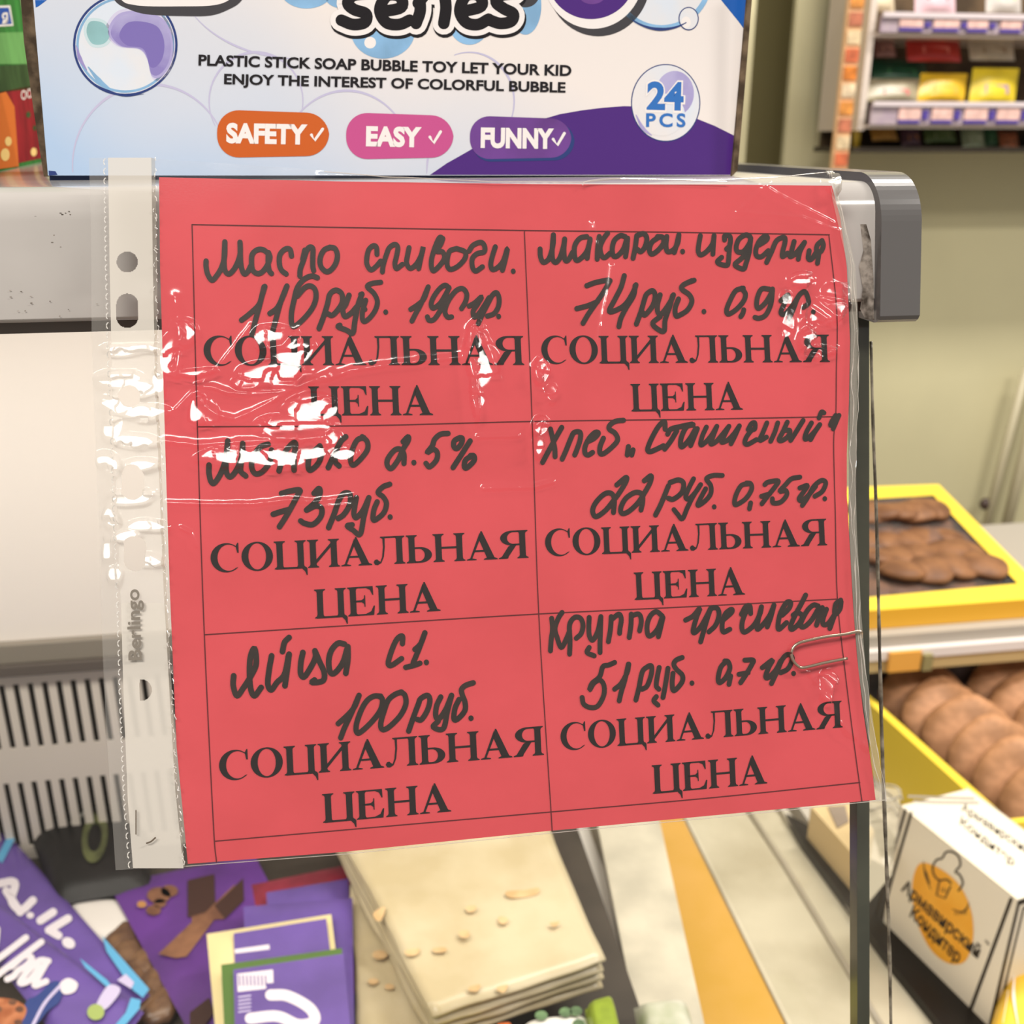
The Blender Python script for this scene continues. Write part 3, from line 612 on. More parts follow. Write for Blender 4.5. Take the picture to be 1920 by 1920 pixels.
def film_grid(name, L, T, R, B, nu, nv, m, off, parent, holes=(), dscale=1.0, lo=0.00025):
    s = np.linspace(0, 1, nu); t = np.linspace(0, 1, nv)
    l, r, tp, bt = polyat(L, t), polyat(R, t), polyat(T, s), polyat(B, s)
    Sg, Tg = np.meshgrid(s, t)
    P = (1-Sg)[..., None]*l[:, None]+Sg[..., None]*r[:, None]+(1-Tg)[..., None]*tp[None]+Tg[..., None]*bt[None]
    for q, wgt in ((tp[0], (1-Sg)*(1-Tg)), (tp[-1], Sg*(1-Tg)), (bt[0], (1-Sg)*Tg), (bt[-1], Sg*Tg)): P = P-wgt[..., None]*q
    X, Y = P[..., 0], P[..., 1]
    h = np.maximum(off+dscale*disp(X, Y), lo)
    D = cF[None, None]+cR[None, None]*((X-960)/FPX)[..., None]+cU[None, None]*((960-Y)/FPX)[..., None]
    tt = np.dot(SHEET_P-CAM, SHEET_N)/(D @ SHEET_N)
    V = CAM+D*tt[..., None]+SHEET_N*h[..., None]
    keep = np.ones((nv-1, nu-1), bool)
    cx, cy = (X[1:, 1:]+X[:-1, :-1])/2, (Y[1:, 1:]+Y[:-1, :-1])/2
    for hx, hy, rx, ry in holes:
        dy = np.maximum(np.abs(cy-hy)-(ry-rx), 0)
        keep &= (np.hypot(cx-hx, dy) > rx) | ((hy == 1293) & (cx < 263))
    idx = np.arange(nu*nv).reshape(nv, nu)
    F = np.stack([idx[:-1, :-1], idx[1:, :-1], idx[1:, 1:], idx[:-1, 1:]], -1)[keep]
    return mesh(name, list(V.reshape(-1, 3)), [tuple(int(i) for i in f) for f in F], m, parent, True)
film = clear_mat('pocket_film', (250, 250, 250), base=0.048, haze=0.008, rough=0.13, gain=0.6, hazecol=(240, 232, 226), bump=0.03, bscale=2200)
Lw = [(292,300),(296,500),(297,690),(305,900),(313,1100),(323,1280),(334,1480),(348,1624)]
Ts = [(292,300),(420,308),(560,318),(720,332),(900,340),(1090,342),(1150,336),(1300,338),(1450,334),(1540,324),(1559,322)]
Rt = [(1559,322),(1581,420),(1600,500),(1606,620),(1604,760),(1600,900),(1603,1000),(1611,1150),(1620,1260),(1633,1350),(1646,1440),(1657,1500)]
Bt = [(348,1624),(650,1601),(1010,1564),(1380,1529),(1657,1500)]
film_grid('front_film', Lw, Ts, Rt, Bt, 660, 620, film, 0.0009, pocket)
margin = clear_mat('margin_film', (248, 248, 248), base=0.02, haze=0.13, rough=0.05, gain=0.6, hazecol=(226, 220, 212))
La = [(168,298),(172,440),(173,630),(178,760),(188,1000),(192,1180),(200,1360),(218,1630)]
Ra = [(204,298),(207,500),(211,680),(216,800),(223,1000),(229,1150),(233,1300),(241,1500),(251,1628)]
film_grid('clear_margin', La, [(168,298),(204,298)], Ra, [(218,1630),(251,1628)], 24, 300, margin, 0.0008, pocket)
strip = clear_mat('milky_strip', (250, 250, 250), base=0.03, haze=0.80, rough=0.06, gain=0.3, hazecol=(208, 201, 191), bump=0.05, bscale=900)
strip2 = clear_mat('thin_strip', (250, 250, 250), base=0.03, haze=0.30, rough=0.05, gain=0.4, hazecol=(230, 224, 216), bump=0.08, bscale=900)
Rb = [(285,298),(288,500),(292,700),(300,900),(308,1100),(318,1280),(330,1480),(345,1624)]
def cut(pts, ya, yb):
    p = np.array(pts, float); ys = [ya]+[q for q in p[:, 1] if ya < q < yb]+[yb]
    return [(float(np.interp(y, p[:, 1], p[:, 0])), y) for y in ys]
HOLES = [(240,493,20,19.5),(240,584,20.5,32),(246,745,20.5,20.5),(251,905,21,33),(255,1038,21,33),(266,1293,20,20)]
for nm, ya, yb, mm, nv in (('strip_section', 298, 648, strip, 240), ('strip_section', 648, 1130, strip2, 330), ('strip_section', 1130, 1626, strip, 330)):
    L, R = cut(Ra, ya, yb), cut(Rb, ya, yb)
    film_grid(nm, L, [L[0], R[0]], R, [L[-1], R[-1]], 64, nv, mm, 0.0010, pocket, HOLES)
# pressed seams: rows of little ridges beside the strip
seam = clear_mat('pressed_seam', (236, 232, 226), base=0.05, haze=0.30, rough=0.08, gain=0.6, hazecol=(190, 182, 170))
film_grid('weld_seam', Rb, [Rb[0], Lw[0]], Lw, [Rb[-1], Lw[-1]], 8, 500, seam, 0.0011, pocket)
m = MB()
for i in range(74):
    q = polyat(Ra, np.array([(i+0.5)/74.0]))[0]+np.array([-5, 0])
    arc = [(q[0]+4.2*math.cos(t)+1.5, q[1]+6.0*math.sin(t)) for t in np.linspace(2.0, 4.6, 7)]
    m.tube([SP(x, y, 0.0014) for x, y in arc], 0.00016, 5)
m.build('perforation_ridges', clear_mat('ridge_plastic', (250, 250, 250), base=0.10, haze=0.55, rough=0.05, gain=0.5, hazecol=(250, 246, 240)), pocket)
m = MB()
for i in range(96):
    q = polyat(Rb, np.array([(i+rnd.random())/96.0]))[0]
    x, y = q[0]+rnd.uniform(2, 8), q[1]
    m.tube([SP(x, y, 0.0015), SP(x+rnd.uniform(-3, 3), y+rnd.uniform(2, 6), 0.0017), SP(x+rnd.uniform(-2, 4), y+rnd.uniform(6, 10), 0.0015)], 0.00013, 5)
m.build('weld_ridges', MATS['ridge_plastic'], pocket)
# folded right-hand and top rims of the pocket
m = MB()
for dx, sd in ((-2, 1), (-9, 2)):
    P = polyat(Rt, np.linspace(0.0, 1, 90)); pts = [SP(x+dx+8*(vnoise(np.array(i*0.30), np.array(sd*3.1), sd)-0.5), y, 0.0012+0.0008*vnoise(np.array(i*0.5), np.array(1.0), sd)) for i, (x, y) in enumerate(P)]
    m.tube(pts, [0.00005+0.00022*float(vnoise(np.array(i*0.5), np.array(2.0), sd+4))**2 for i in range(90)], 5)
P = polyat(Ts, np.linspace(0.25, 1, 80))
m.tube([SP(x, y+2+2*(vnoise(np.array(i*0.3), np.array(0.5), 9)-0.5), 0.0011) for i, (x, y) in enumerate(P)], 0.00016, 5)
m.tube([SP(x, y, 0.0015) for x, y in catmull([(1090,350),(1100,343),(1150,338),(1250,340),(1360,344)], 6)], 0.0002, 5)
P = polyat(Bt, np.linspace(0, 1, 60)); m.tube([SP(x, y-1, 0.0007) for x, y in P], 0.00012, 5)
m.build('folded_rim', clear_mat('rim_plastic', (250, 250, 250), base=0.12, haze=0.30, rough=0.05, gain=0.5, hazecol=(244, 236, 224)), pocket)
film_grid('folded_flap', [(x-14, y) for x, y in Rt], [(1545, 322), (1559, 322)], Rt, [(1643, 1500), (1657, 1500)], 12, 300, clear_mat('flap_plastic', (250, 250, 248), base=0.08, haze=0.20, rough=0.08, gain=0.6, hazecol=(214, 204, 186), bump=0.3, bscale=900), 0.0014, pocket)
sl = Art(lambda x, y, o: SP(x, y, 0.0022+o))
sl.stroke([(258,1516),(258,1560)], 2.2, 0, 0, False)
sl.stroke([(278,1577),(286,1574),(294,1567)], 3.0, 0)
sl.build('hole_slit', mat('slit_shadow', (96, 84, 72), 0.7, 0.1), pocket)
# printed word running up the strip
tx = Art(lambda x, y, o: SP(x, y, 0.0021+o))
tx.text('Berlingo', 268, 1236, 263, 1104, 24, 0, 0, bold=0.022)
tx.build('brand_print', mat('grey_print', (122, 114, 104), 0.6, 0.2), pocket)

# ------------------------------------------------------------ paper clip
wire = [(1582,1233),(1540,1241),(1501,1250),(1489,1246),(1481,1236),(1478,1224),(1482,1212),(1491,1205),(1503,1201),(1540,1193),(1577,1188),(1602,1183),(1612,1186),(1619,1196)]
pc = [SP(x, y, 0.0024) for x, y in catmull(wire, 6)]
n = len(pc)
pc = [p+SHEET_N*(-0.0045*max(0, (i-(n-10))/10.0)) for i, p in enumerate(pc)]
clip = MB().tube(pc, 0.00052, 10).build('paper_clip', mat('steel_wire', (178, 158, 140), 0.25, 0.5, metal=0.9), None, True)
tag(clip, 'small steel paper clip on the right edge of the red price sheet', 'paper clip')
# ------------------------------------------------------------ soap bubble carton on the canopy
PL, PR = Zp(92, 333, ZTOP), Zp(1377, 336, ZTOP)
PR = np.array([PR[0], PR[1], ZTOP])
# keep the carton nearly square to the counter
yb = 0.5*(PL[1]+PR[1])
BXN = np.array([0.03, -1.0, 0.03]); BXN /= np.linalg.norm(BXN)
BXP = np.array([0.0, yb, ZTOP])
def BX(px, py, off=0.0): return hit(px, py, BXP, BXN)+BXN*off
carton = empty('toy_carton', (0.03, yb+0.06, ZTOP), 'white and purple carton of soap bubble toys standing on the canopy', 'carton')
base = [(62,0),(90,329),(1375,329),(1403,0),(1424,-220),(43,-220)]
loop = [BX(*p) for p in base]
lo = [np.array([loop[1][0], loop[1][1], ZTOP]), np.array([loop[2][0], loop[2][1], ZTOP])]
def boxm():
    m = bpy.data.materials.new('carton_print'); m.use_nodes = True; nt = m.node_tree; b = nt.nodes['Principled BSDF']
    b.inputs['Roughness'].default_value = 0.28; b.inputs['Specular IOR Level'].default_value = 0.4
    tc = nt.nodes.new('ShaderNodeTexCoord'); nz = nt.nodes.new('ShaderNodeTexNoise'); nz.inputs['Scale'].default_value = 14
    nz.inputs['Detail'].default_value = 1
    nt.links.new(tc.outputs['Object'], nz.inputs[0])
    sp = nt.nodes.new('ShaderNodeSeparateXYZ'); nt.links.new(tc.outputs['Object'], sp.inputs[0])
    a = nt.nodes.new('ShaderNodeMath'); a.operation = 'MULTIPLY_ADD'; a.inputs[1].default_value = -6.0; a.inputs[2].default_value = 0.30
    nt.links.new(sp.outputs[2], a.inputs[0])
    a2 = nt.nodes.new('ShaderNodeMath'); a2.operation = 'MULTIPLY_ADD'; a2.inputs[1].default_value = -2.6
    nt.links.new(sp.outputs[0], a2.inputs[0]); nt.links.new(a.outputs[0], a2.inputs[2])
    ad = nt.nodes.new('ShaderNodeMath'); ad.operation = 'MULTIPLY_ADD'; ad.inputs[1].default_value = 0.35
    nt.links.new(nz.outputs['Fac'], ad.inputs[0]); nt.links.new(a2.outputs[0], ad.inputs[2])
    rp = nt.nodes.new('ShaderNodeValToRGB')
    rp.color_ramp.elements[0].position = 0.18; rp.color_ramp.elements[1].position = 0.75
    rp.color_ramp.elements[0].color = (*srgb((232, 224, 220)), 1); rp.color_ramp.elements[1].color = (*srgb((172, 196, 226)), 1)
    nt.links.new(ad.outputs[0], rp.inputs[0]); nt.links.new(rp.outputs[0], b.inputs['Base Color'])
    return m
cardm = boxm()
brownc = mat('brown_card', (116, 98, 78), 0.8, 0.1, c2=(70, 58, 46), scale=160)
m = MB(); m.prism(loop, np.array([0.0, 0.0012, 0]))
m.build('front_panel', cardm, carton)
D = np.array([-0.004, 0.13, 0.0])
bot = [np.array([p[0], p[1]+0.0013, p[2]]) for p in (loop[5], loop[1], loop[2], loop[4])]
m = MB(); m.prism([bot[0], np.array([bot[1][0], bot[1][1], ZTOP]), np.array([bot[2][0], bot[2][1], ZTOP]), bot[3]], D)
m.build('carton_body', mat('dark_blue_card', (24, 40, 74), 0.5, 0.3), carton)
# left flap, seen on edge, standing out behind the front
def flap(name, q, dy):
    v = [hit(x, y, BXP+np.array([0, dy, 0]), np.array([0, -1.0, 0])) for x, y in q]
    v = [np.array([p[0], p[1], max(p[2], ZTOP)]) for p in v]
    return MB().prism(v, (0, 0.0016, 0)).build(name, brownc, carton)
flap('side_flap', [(36,-40),(45,80),(62,200),(82,331),(90,331),(64,0),(60,-40)], 0.0012)
flap('side_flap', [(1372,331),(1383,320),(1397,160),(1413,-40),(1405,-40)], 0.0012)

aw = Art(lambda x, y, o: BX(x, y, 0.00004+o))
PAL = [mat('print_purple', (76, 40, 122), 0.3, 0.4), mat('print_blue', (30, 92, 176), 0.3, 0.4), mat('print_grey', (66, 64, 68), 0.3, 0.4),
       mat('print_white', (236, 230, 228), 0.3, 0.4), mat('print_sky', (142, 188, 228), 0.3, 0.4, var=0.12, scale=60), mat('print_navy', (44, 62, 120), 0.3, 0.4),
       mat('print_lilac', (190, 186, 214), 0.3, 0.4), mat('print_orange', (198, 94, 36), 0.3, 0.4), mat('print_pink', (194, 82, 140), 0.3, 0.4),
       mat('print_violet', (112, 68, 146), 0.3, 0.4, var=0.15, scale=40), mat('print_black', (26, 22, 26), 0.3, 0.4), mat('print_teal', (150, 196, 200), 0.3, 0.4, var=0.1, scale=50),
       mat('print_pale', (214, 222, 234), 0.3, 0.4, c2=(226, 222, 222), scale=40), mat('print_lavender', (140, 128, 188), 0.3, 0.4, c2=(178, 172, 212), scale=45)]
PUR, BLU, GRY, WHT, SKY, NAV, LIL, ORA, PIN, VIO, BLK, TEA, PAL_, LAV = range(14)
L1, L2, L3, L4, L5, L6 = [0.00002*i for i in range(6)]
# faint big bubbles
def ring(c, rx, ry, w, mi, off, a0=0, a1=360):
    p = [(c[0]+rx*math.cos(math.radians(t)), c[1]+ry*math.sin(math.radians(t))) for t in np.linspace(a0, a1, 40)]
    aw.stroke(p, w, mi, off, False, taper=0.7)
ring((282, 310), 146, 152, 6, LIL, L1, 175, 342); ring((480, 190), 88, 92, 5, LIL, L1, 150, 380); ring((650, 320), 128, 150, 5, LIL, L1, 200, 340)
ring((880, 190), 84, 92, 5, LIL, L1, 250, 390); ring((560, -60), 230, 170, 4, LIL, L1, 90, 150); ring((860, 330), 60, 120, 4, LIL, L1, 182, 205)
aw.poly([[(806,328),(838,306),(870,288),(915,262),(960,243),(1005,227),(1050,214),(1090,207),(1130,202),(1170,199),(1210,200),(1250,206),(1290,216),(1340,236),(1384,258),(1376,328)]], PUR, L1)
aw.poly([[(66,0),(88,0),(72,12),(67,14)]], BLU, L1); aw.poly([[(1352,0),(1402,0),(1396,56),(1386,42)]], BLU, L1)
aw.poly([[(1345,-60),(1410,-60),(1402,0),(1352,0)]], BLU, L1)
aw.poly([[(91,320),(104,321),(108,328),(92,329)]], NAV, L1)
# bubble upper left
aw.disc((235, 84), 98, 96, PAL_, L2); aw.disc((235, 84), 98, 96, NAV, L3, 60, 0.955); aw.disc((235, 84), 92, 90, SKY, L3, 60, 0.95)
def soft(pts, cols_):
    c0 = np.mean(np.array(pts, float), axis=0)
    for k, (s_, mi) in enumerate(cols_): aw.poly([catmull([tuple(c0+(np.array(p)-c0)*s_) for p in pts], 6, True)], mi, L3+0.000004*k)
PAL += [mat('print_lav_light', (206, 202, 226), 0.3, 0.4), mat('print_lav_deep', (124, 110, 178), 0.3, 0.4), mat('print_lav_mid', (170, 162, 208), 0.3, 0.4), mat('print_teal_light', (196, 216, 222), 0.3, 0.4)]
soft([(225,28),(265,24),(305,38),(322,76),(318,118),(300,142),(284,140),(276,110),(262,92),(225,86),(205,60)], [(1.12,14),(1.04,16),(0.96,13),(0.72,15)])
soft([(168,38),(196,42),(208,66),(196,84),(172,84),(160,60)], [(1.12,17),(0.9,11)])
aw.stroke([(143,85),(150,110),(163,132)], 8, LAV, L3, taper=0.8); aw.stroke([(165,125),(185,150),(205,165)], 9, SKY, L4, taper=0.8)
aw.stroke([(150,130),(180,160),(230,179),(270,176)], 5, NAV, L4, taper=0.9)
# grey speech shape and white badge
aw.poly([catmull([(200,-30),(216,2),(238,16),(275,27),(340,30),(395,29),(430,17),(452,2),(470,-30)], 5)+[(470,-60),(200,-60)]], GRY, L4)
aw.poly([catmull([(205,-40),(228,0),(250,9),(285,12),(340,12),(390,11),(420,5),(436,-8),(450,-40)], 5)+[(450,-60),(205,-60)]], WHT, L5)
# cloud and cartoon lettering
for cx, cy, rx, ry in ((718,58,60,52),(880,38,40,46),(985,10,30,55),(575,-20,50,36),(650,-5,40,22)):
    aw.disc((cx, cy), rx, ry, SKY, L2)
aw.disc((694, 80), 11, 11, WHT, L3)
SER = [[(690,-12),(662,-8),(652,6),(664,18),(686,26),(684,42),(662,46),(640,38)], [(716,22),(752,14),(750,-6),(726,-8),(712,18),(724,42),(748,46),(768,38)], [(784,-16),(788,18),(780,44)], [(784,6),(800,-12),(818,-12)],
       [(832,-18),(836,14),(832,44)], [(866,22),(902,12),(898,-8),(874,-8),(862,20),(874,42),(896,46),(916,36)], [(964,-12),(938,-8),(930,4),(944,16),(962,26),(958,40),(938,44),(918,38)]]
for p in SER: aw.stroke([(x+2, y+5) for x, y in p], 44, BLK, L3)
for p in SER: aw.stroke(p, 42, WHT, L4)
for p in SER: aw.stroke(p, 22, BLK, L5)
# purple lens with white and grey rims, bubble and droplet at its right
aw.disc((1240, -42), 94, 98, PAL_, L2); aw.disc((1240, -42), 96, 99, SKY, L3, 60, 0.90); ring((1240, -42), 94, 97, 6, NAV, L4, 60, 125)
aw.disc((1122, -40), 98, 108, GRY, L3, 60); aw.disc((1112, -46), 94, 100, WHT, L4, 60); aw.disc((1108, -42), 82, 78, PUR, L5, 60); aw.disc((1110, -8), 24, 16, VIO, L6)
aw.disc((1291, 35), 19, 22, NAV, L4); aw.disc((1291, 35), 17, 20, PAL_, L5); aw.disc((1286, 42), 9, 11, WHT, L6)
aw.disc((985, -10), 26, 24, GRY, L3)
# badges
for x0, y0, x1, y1, mi in ((407,209,617,294,ORA),(649,214,850,297,PIN),(881,220,1071,297,VIO)):
    cy = (y0+y1)/2
    P = rrect(x0, y0, x1, y1, (y1-y0)/2-0.5, 10)
    P = [(x, y+(x-(x0+x1)/2)*(0.035 if y < cy else -0.02)) for x, y in P]
    aw.poly([P], mi, L5)
P = rrect(885, 226, 1077, 302, 37, 10); aw.poly([[(x, y+(x-980)*(0.035 if y < 260 else -0.02)) for x, y in P]], BLK if False else NAV, L4)
# price count bubble
aw.disc((1248, 193), 65, 73, NAV, L3, 50); aw.disc((1248, 193), 63, 71, PAL_, L4, 50); aw.disc((1265, 175), 36, 42, LAV, L5); aw.disc((1240, 215), 44, 40, PAL_, L6)
aw.stroke([(1192,215),(1205,240),(1222,254)], 7, LAV, L5, taper=0.8)
aw.build('front_artwork', PAL, carton)
LTM = [PAL[BLK], PAL[WHT], mat('print_midblue', (52, 112, 186), 0.3, 0.4)]
def T(body, x0, y0, x1, y1, h, mi, bold, off=0.0, space=1.0, check=None):
    lt = Art(lambda x, y, o: BX(x, y, 0.00018+o))
    lt.text(body, x0, y0, x1, y1, h, mi, off, bold=bold, space=space)
    lt.build('lettering', LTM, carton)
    if check:
        lt = Art(lambda x, y, o: BX(x, y, 0.00018+o)); lt.stroke(check, 5.5, 1, 0, False); lt.build('check_mark', LTM, carton)
T('PLASTIC STICK SOAP BUBBLE TOY LET YOUR KID', 372, 122, 1071, 142, 20, 0, 0.030)
T('ENJOY THE INTEREST OF COLORFUL BUBBLE', 420, 157, 1060, 173, 19, 0, 0.030)
T('SAFETY', 424, 266, 576, 269, 36, 1, 0.05, check=[(584,253),(590,263),(605,242)])
T('EASY', 686, 272, 790, 274, 36, 1, 0.05, check=[(806,257),(813,268),(826,247)])
T('FUNNY', 901, 275, 1038, 277, 36, 1, 0.05, check=[(1037,261),(1045,272),(1058,250)])
T('24', 1209, 205, 1284, 207, 56, 1, 0.075, 0.00001); T('24', 1212, 203, 1281, 205, 51, 2, 0.04, 0.00003)
T('PCS', 1211, 237, 1285, 237.5, 25, 2, 0.03, 0.00003, 1.35)

# ------------------------------------------------------------ green juice carton behind it on the left
A, B = Zp(0, 321, ZTOP), Zp(84, 303, ZTOP)
B = A+(B-A)*0.55
dirn = (B-A)/np.linalg.norm(B-A); JN = np.cross(dirn, [0, 0, 1.0]); JN = JN if JN @ (CAM-A) > 0 else -JN
def J(px, py, off=0.0): return hit(px, py, A, JN)+JN*off
juice = empty('juice_carton', (A+B)/2, 'green fruit juice carton with red foot at left end of canopy', 'carton')
cols = [mat('juice_green', (58, 128, 58), 0.8, 0.05, var=0.25, scale=25), mat('juice_leaf', (104, 158, 90), 0.8, 0.05, var=0.1, scale=25), mat('juice_red', (142, 32, 40), 0.8, 0.05, var=0.2, scale=40),
        mat('juice_orange', (196, 104, 44), 0.8, 0.05), mat('juice_blue', (38, 74, 150), 0.8, 0.05), PAL[WHT], mat('juice_cream', (226, 192, 122), 0.8, 0.05), mat('juice_dark', (58, 82, 46), 0.8, 0.05, var=0.2, scale=40)]
P = [(-60,-60),(30,-60),(40,0),(84,303),(0,321),(-60,334)]
lo = [J(x, y) for x, y in P]
for i in (3, 4, 5): lo[i][2] = ZTOP
for i in (0, 1, 2): lo[i][:2] = lo[3][:2] if i else lo[5][:2]
lo[0][2] = lo[1][2] = lo[2][2] = J(32, -40)[2]
del lo[2]; del lo[3]
MB().prism(lo, -JN*0.09).build('carton_body', cols[0], juice)
ja = Art(lambda x, y, o: J(x, y, 0.0002+o))
ja.poly([[(-40,62),(49,60),(58,120),(-40,120)]], 1, 0); ja.poly([[(-40,125),(58,120),(64,165),(-40,180)]], 7, 0)
ja.poly([[(-40,180),(62,160),(80,296),(0,313),(-40,318)]], 2, 0); ja.poly([[(-40,185),(10,172),(26,200),(34,312),(-40,322)]], 3, 0.0001)
ja.poly([[(-30,12),(18,10),(24,48),(-30,52)]], 5, 0.0001); ja.poly([[(-30,15),(15,14),(21,45),(-30,48)]], 4, 0.0002)
ja.text('Я', 2, 44, 14, 43, 20, 5, 0.0003, bold=0.03)
for c in ((43,178),(54,175)): ja.disc(c, 5, 9, 5, 0.0002, 20, 0.7)
for c, r in (((8,290),12),((14,265),9),((62,285),8),((52,215),6),((64,240),5)): ja.disc(c, r*0.7, r, 6 if c[0] < 40 or c[0] == 62 else 7, 0.0002, 18)
ja.build('carton_artwork', cols, juice)

# ------------------------------------------------------------ goods lying in the display case
mp = {k: v for k, v in dict(
    purple=mat('wrap_purple', (100, 77, 150), 0.25, 0.5, var=0.12, scale=16, bump=0.35, bscale=70),
    deep=mat('wrap_deep_purple', (92, 48, 128), 0.3, 0.5, var=0.2, scale=14, bump=0.3, bscale=60),
    blue=mat('wrap_blue', (88, 158, 198), 0.3, 0.4), cream=mat('wrap_cream', (216, 200, 148), 0.35, 0.4), green=mat('wrap_green', (82, 112, 54), 0.35, 0.4),
    white=mat('wrap_white', (212, 204, 210), 0.35, 0.4), choc=mat('choc_brown', (96, 62, 46), 0.45, 0.4, c2=(128, 88, 62), scale=45), dark=mat('choc_dark', (58, 36, 30), 0.5, 0.3),
    nut=mat('nut_orange', (182, 116, 78), 0.4, 0.4, c2=(150, 84, 50), scale=90), lime=mat('label_lime', (150, 166, 96), 0.4, 0.3), maroon=mat('wrap_maroon', (136, 40, 58), 0.3, 0.5, var=0.25, scale=20),
    gold=mat('nut_gold', (168, 120, 70), 0.4, 0.4), lilac=mat('label_lilac', (188, 178, 208), 0.4, 0.3)).items()}
def wrapper(name, q, z, th, face, label, cat, group=None, dz=None):
    """flat-wrapped bar: puffed pillow slab standing on whatever lies at z - th"""
    c = [Zp(x, y, z+(dz[i] if dz else 0)) for i, (x, y) in enumerate(q)]
    o = empty(name, np.mean(c, axis=0)-np.array([0, 0, th]), label, cat, group)
    n = 16; V = []; F = []
    for s in (1, -1):
        for j in range(n+1):
            for i in range(n+1):
                u, v = i/n, j/n
                p = (c[0]*(1-u)+c[1]*u)*(1-v)+(c[3]*(1-u)+c[2]*u)*v
                k = (1-abs(2*u-1)**6)*(1-abs(2*v-1)**6)
                V.append(p-np.array([0, 0, th/2])+np.array([0, 0, s*th/2*k]))
    M = (n+1)*(n+1)
    for b, fl in ((0, 0), (M, 1)):
        for j in range(n):
            for i in range(n):
                f = (b+j*(n+1)+i, b+j*(n+1)+i+1, b+(j+1)*(n+1)+i+1, b+(j+1)*(n+1)+i)
                F.append(f if not fl else f[::-1])
    mesh('wrapper', V, F, face, o, True)
    P0, N = c[0], np.cross(c[1]-c[0], c[3]-c[0]); N = N/np.linalg.norm(N); N = N if N[2] > 0 else -N
    return o, Art(lambda x, y, off: hit(x, y, P0, N)+N*(0.0006+off))
bars = 'purple chocolate bars in the display case'
# two bars, lower left
o, a = wrapper('chocolate_bar', [(-120,1500),(18,1560),(280,1856),(120,1990)], ZDECK+0.022, 0.010, mp['purple'], 'purple chocolate bar at lower left lying under another bar with blue edge', 'chocolate bar', bars)
a.poly([[(-6,1610),(18,1562),(28,1574),(4,1620)]], 0, 0); a.poly([[(192,1756),(206,1772),(280,1856),(268,1872),(250,1858),(200,1785)]], 0, 0)
for st in ([(-8,1660),(28,1656),(22,1690),(40,1708),(62,1690)], [(12,1672),(38,1712)], [(76,1728),(100,1712)], [(92,1746),(128,1724)], [(96,1748),(110,1756)]): a.stroke(st, 15, 1, 0.0004)
a.disc((57, 1718), 7, 6, 1, 0.0004); a.disc((129, 1770), 13, 10, 1, 0.0004, 20, 0, 0.5)
a.poly([[(220,1840),(236,1828),(252,1844),(246,1856)]], 2, 0.0004)
a.build('wrapper_print', [mp['blue'], mp['white'], mp['lilac']], o)
o, a = wrapper('chocolate_bar', [(-160,1600),(0,1690),(268,1886),(170,2020)], ZDECK+0.036, 0.012, mp['purple'], 'purple chocolate bar at lower left lying on top of another with white script', 'chocolate bar', bars)
sw = 12
for st in ([(-60,1820),(-40,1730),(-30,1790),(-6,1740),(-10,1790)], [(-12,1806),(10,1790),(49,1760)], [(-4,1830),(30,1804),(78,1768)], [(22,1814),(46,1794),(60,1799),(50,1812),(34,1822)], [(34,1822),(26,1832),(14,1838)], [(91,1804),(73,1804),(48,1828),(38,1845),(55,1840),(76,1815)], [(88,1806),(70,1838),(66,1850),(87,1842)]):
    a.stroke(st, sw, 1, 0.0004)
a.poly([catmull([(50,1880),(70,1868),(100,1842),(118,1850),(112,1880),(90,1898),(66,1925),(40,1925)], 6, True)], 2, 0.0004)
a.poly([catmull([(112,1848),(128,1836),(146,1846),(140,1862),(120,1866)], 6, True)], 1, 0.0005); a.stroke([(112,1852),(84,1884),(62,1925)], 6, 3, 0.0006)
a.poly([catmull([(-40,1880),(10,1874),(42,1884),(50,1900),(30,1925),(-40,1940)], 6, True)], 4, 0.0005)
for k in range(9): a.disc((rnd.uniform(-30, 42), rnd.uniform(1880, 1925)), 8, 6, 4+(k % 2), 0.0006, 14)
a.poly([catmull([(196,1858),(210,1848),(226,1856),(218,1874),(196,1896),(180,1890)], 5, True)], 3, 0.0005); a.disc((180, 1900), 16, 15, 6, 0.0006)
a.poly([[(246,1872),(264,1876),(262,1892),(225,1935),(206,1935),(236,1900)]], 0, 0)
a.poly([[(150,1798),(200,1838),(212,1852),(205,1856),(160,1815)]], 0, 0)
a.build('wrapper_print', [mp['blue'], mp['white'], mat('print_navy', (44, 62, 120)), mp['lilac'], mp['nut'], mp['choc'], mp['lime']], o)
# deep purple bar with chocolate pieces
o, a = wrapper('chocolate_bar', [(202,1650),(475,1592),(640,1905),(372,1960)], ZDECK+0.020, 0.010, mp['deep'], 'deep purple chocolate bar printed with brown chocolate pieces', 'chocolate bar', bars)
a.poly([[(352,1652),(402,1640),(404,1694),(440,1660),(455,1690),(420,1725),(402,1726),(350,1795),(330,1798),(297,1790),(360,1730)]], 0, 0.0002)
a.poly([[(352,1652),(402,1640),(404,1694),(386,1712),(352,1722)]], 1, 0.0003); a.poly([[(402,1700),(456,1648),(458,1690),(422,1725)]], 1, 0.0003)
for c, r, k in (((298,1680),22,0),((318,1672),16,0),((266,1697),9,2),((288,1708),14,0),((300,1695),12,0)): a.disc(c, r, r*0.7, k, 0.0003)
a.poly([[(356,1900),(392,1872),(402,1900),(380,1930),(356,1930)]], 1, 0.0003)
a.build('wrapper_print', [mp['choc'], mp['dark'], mp['gold']], o)
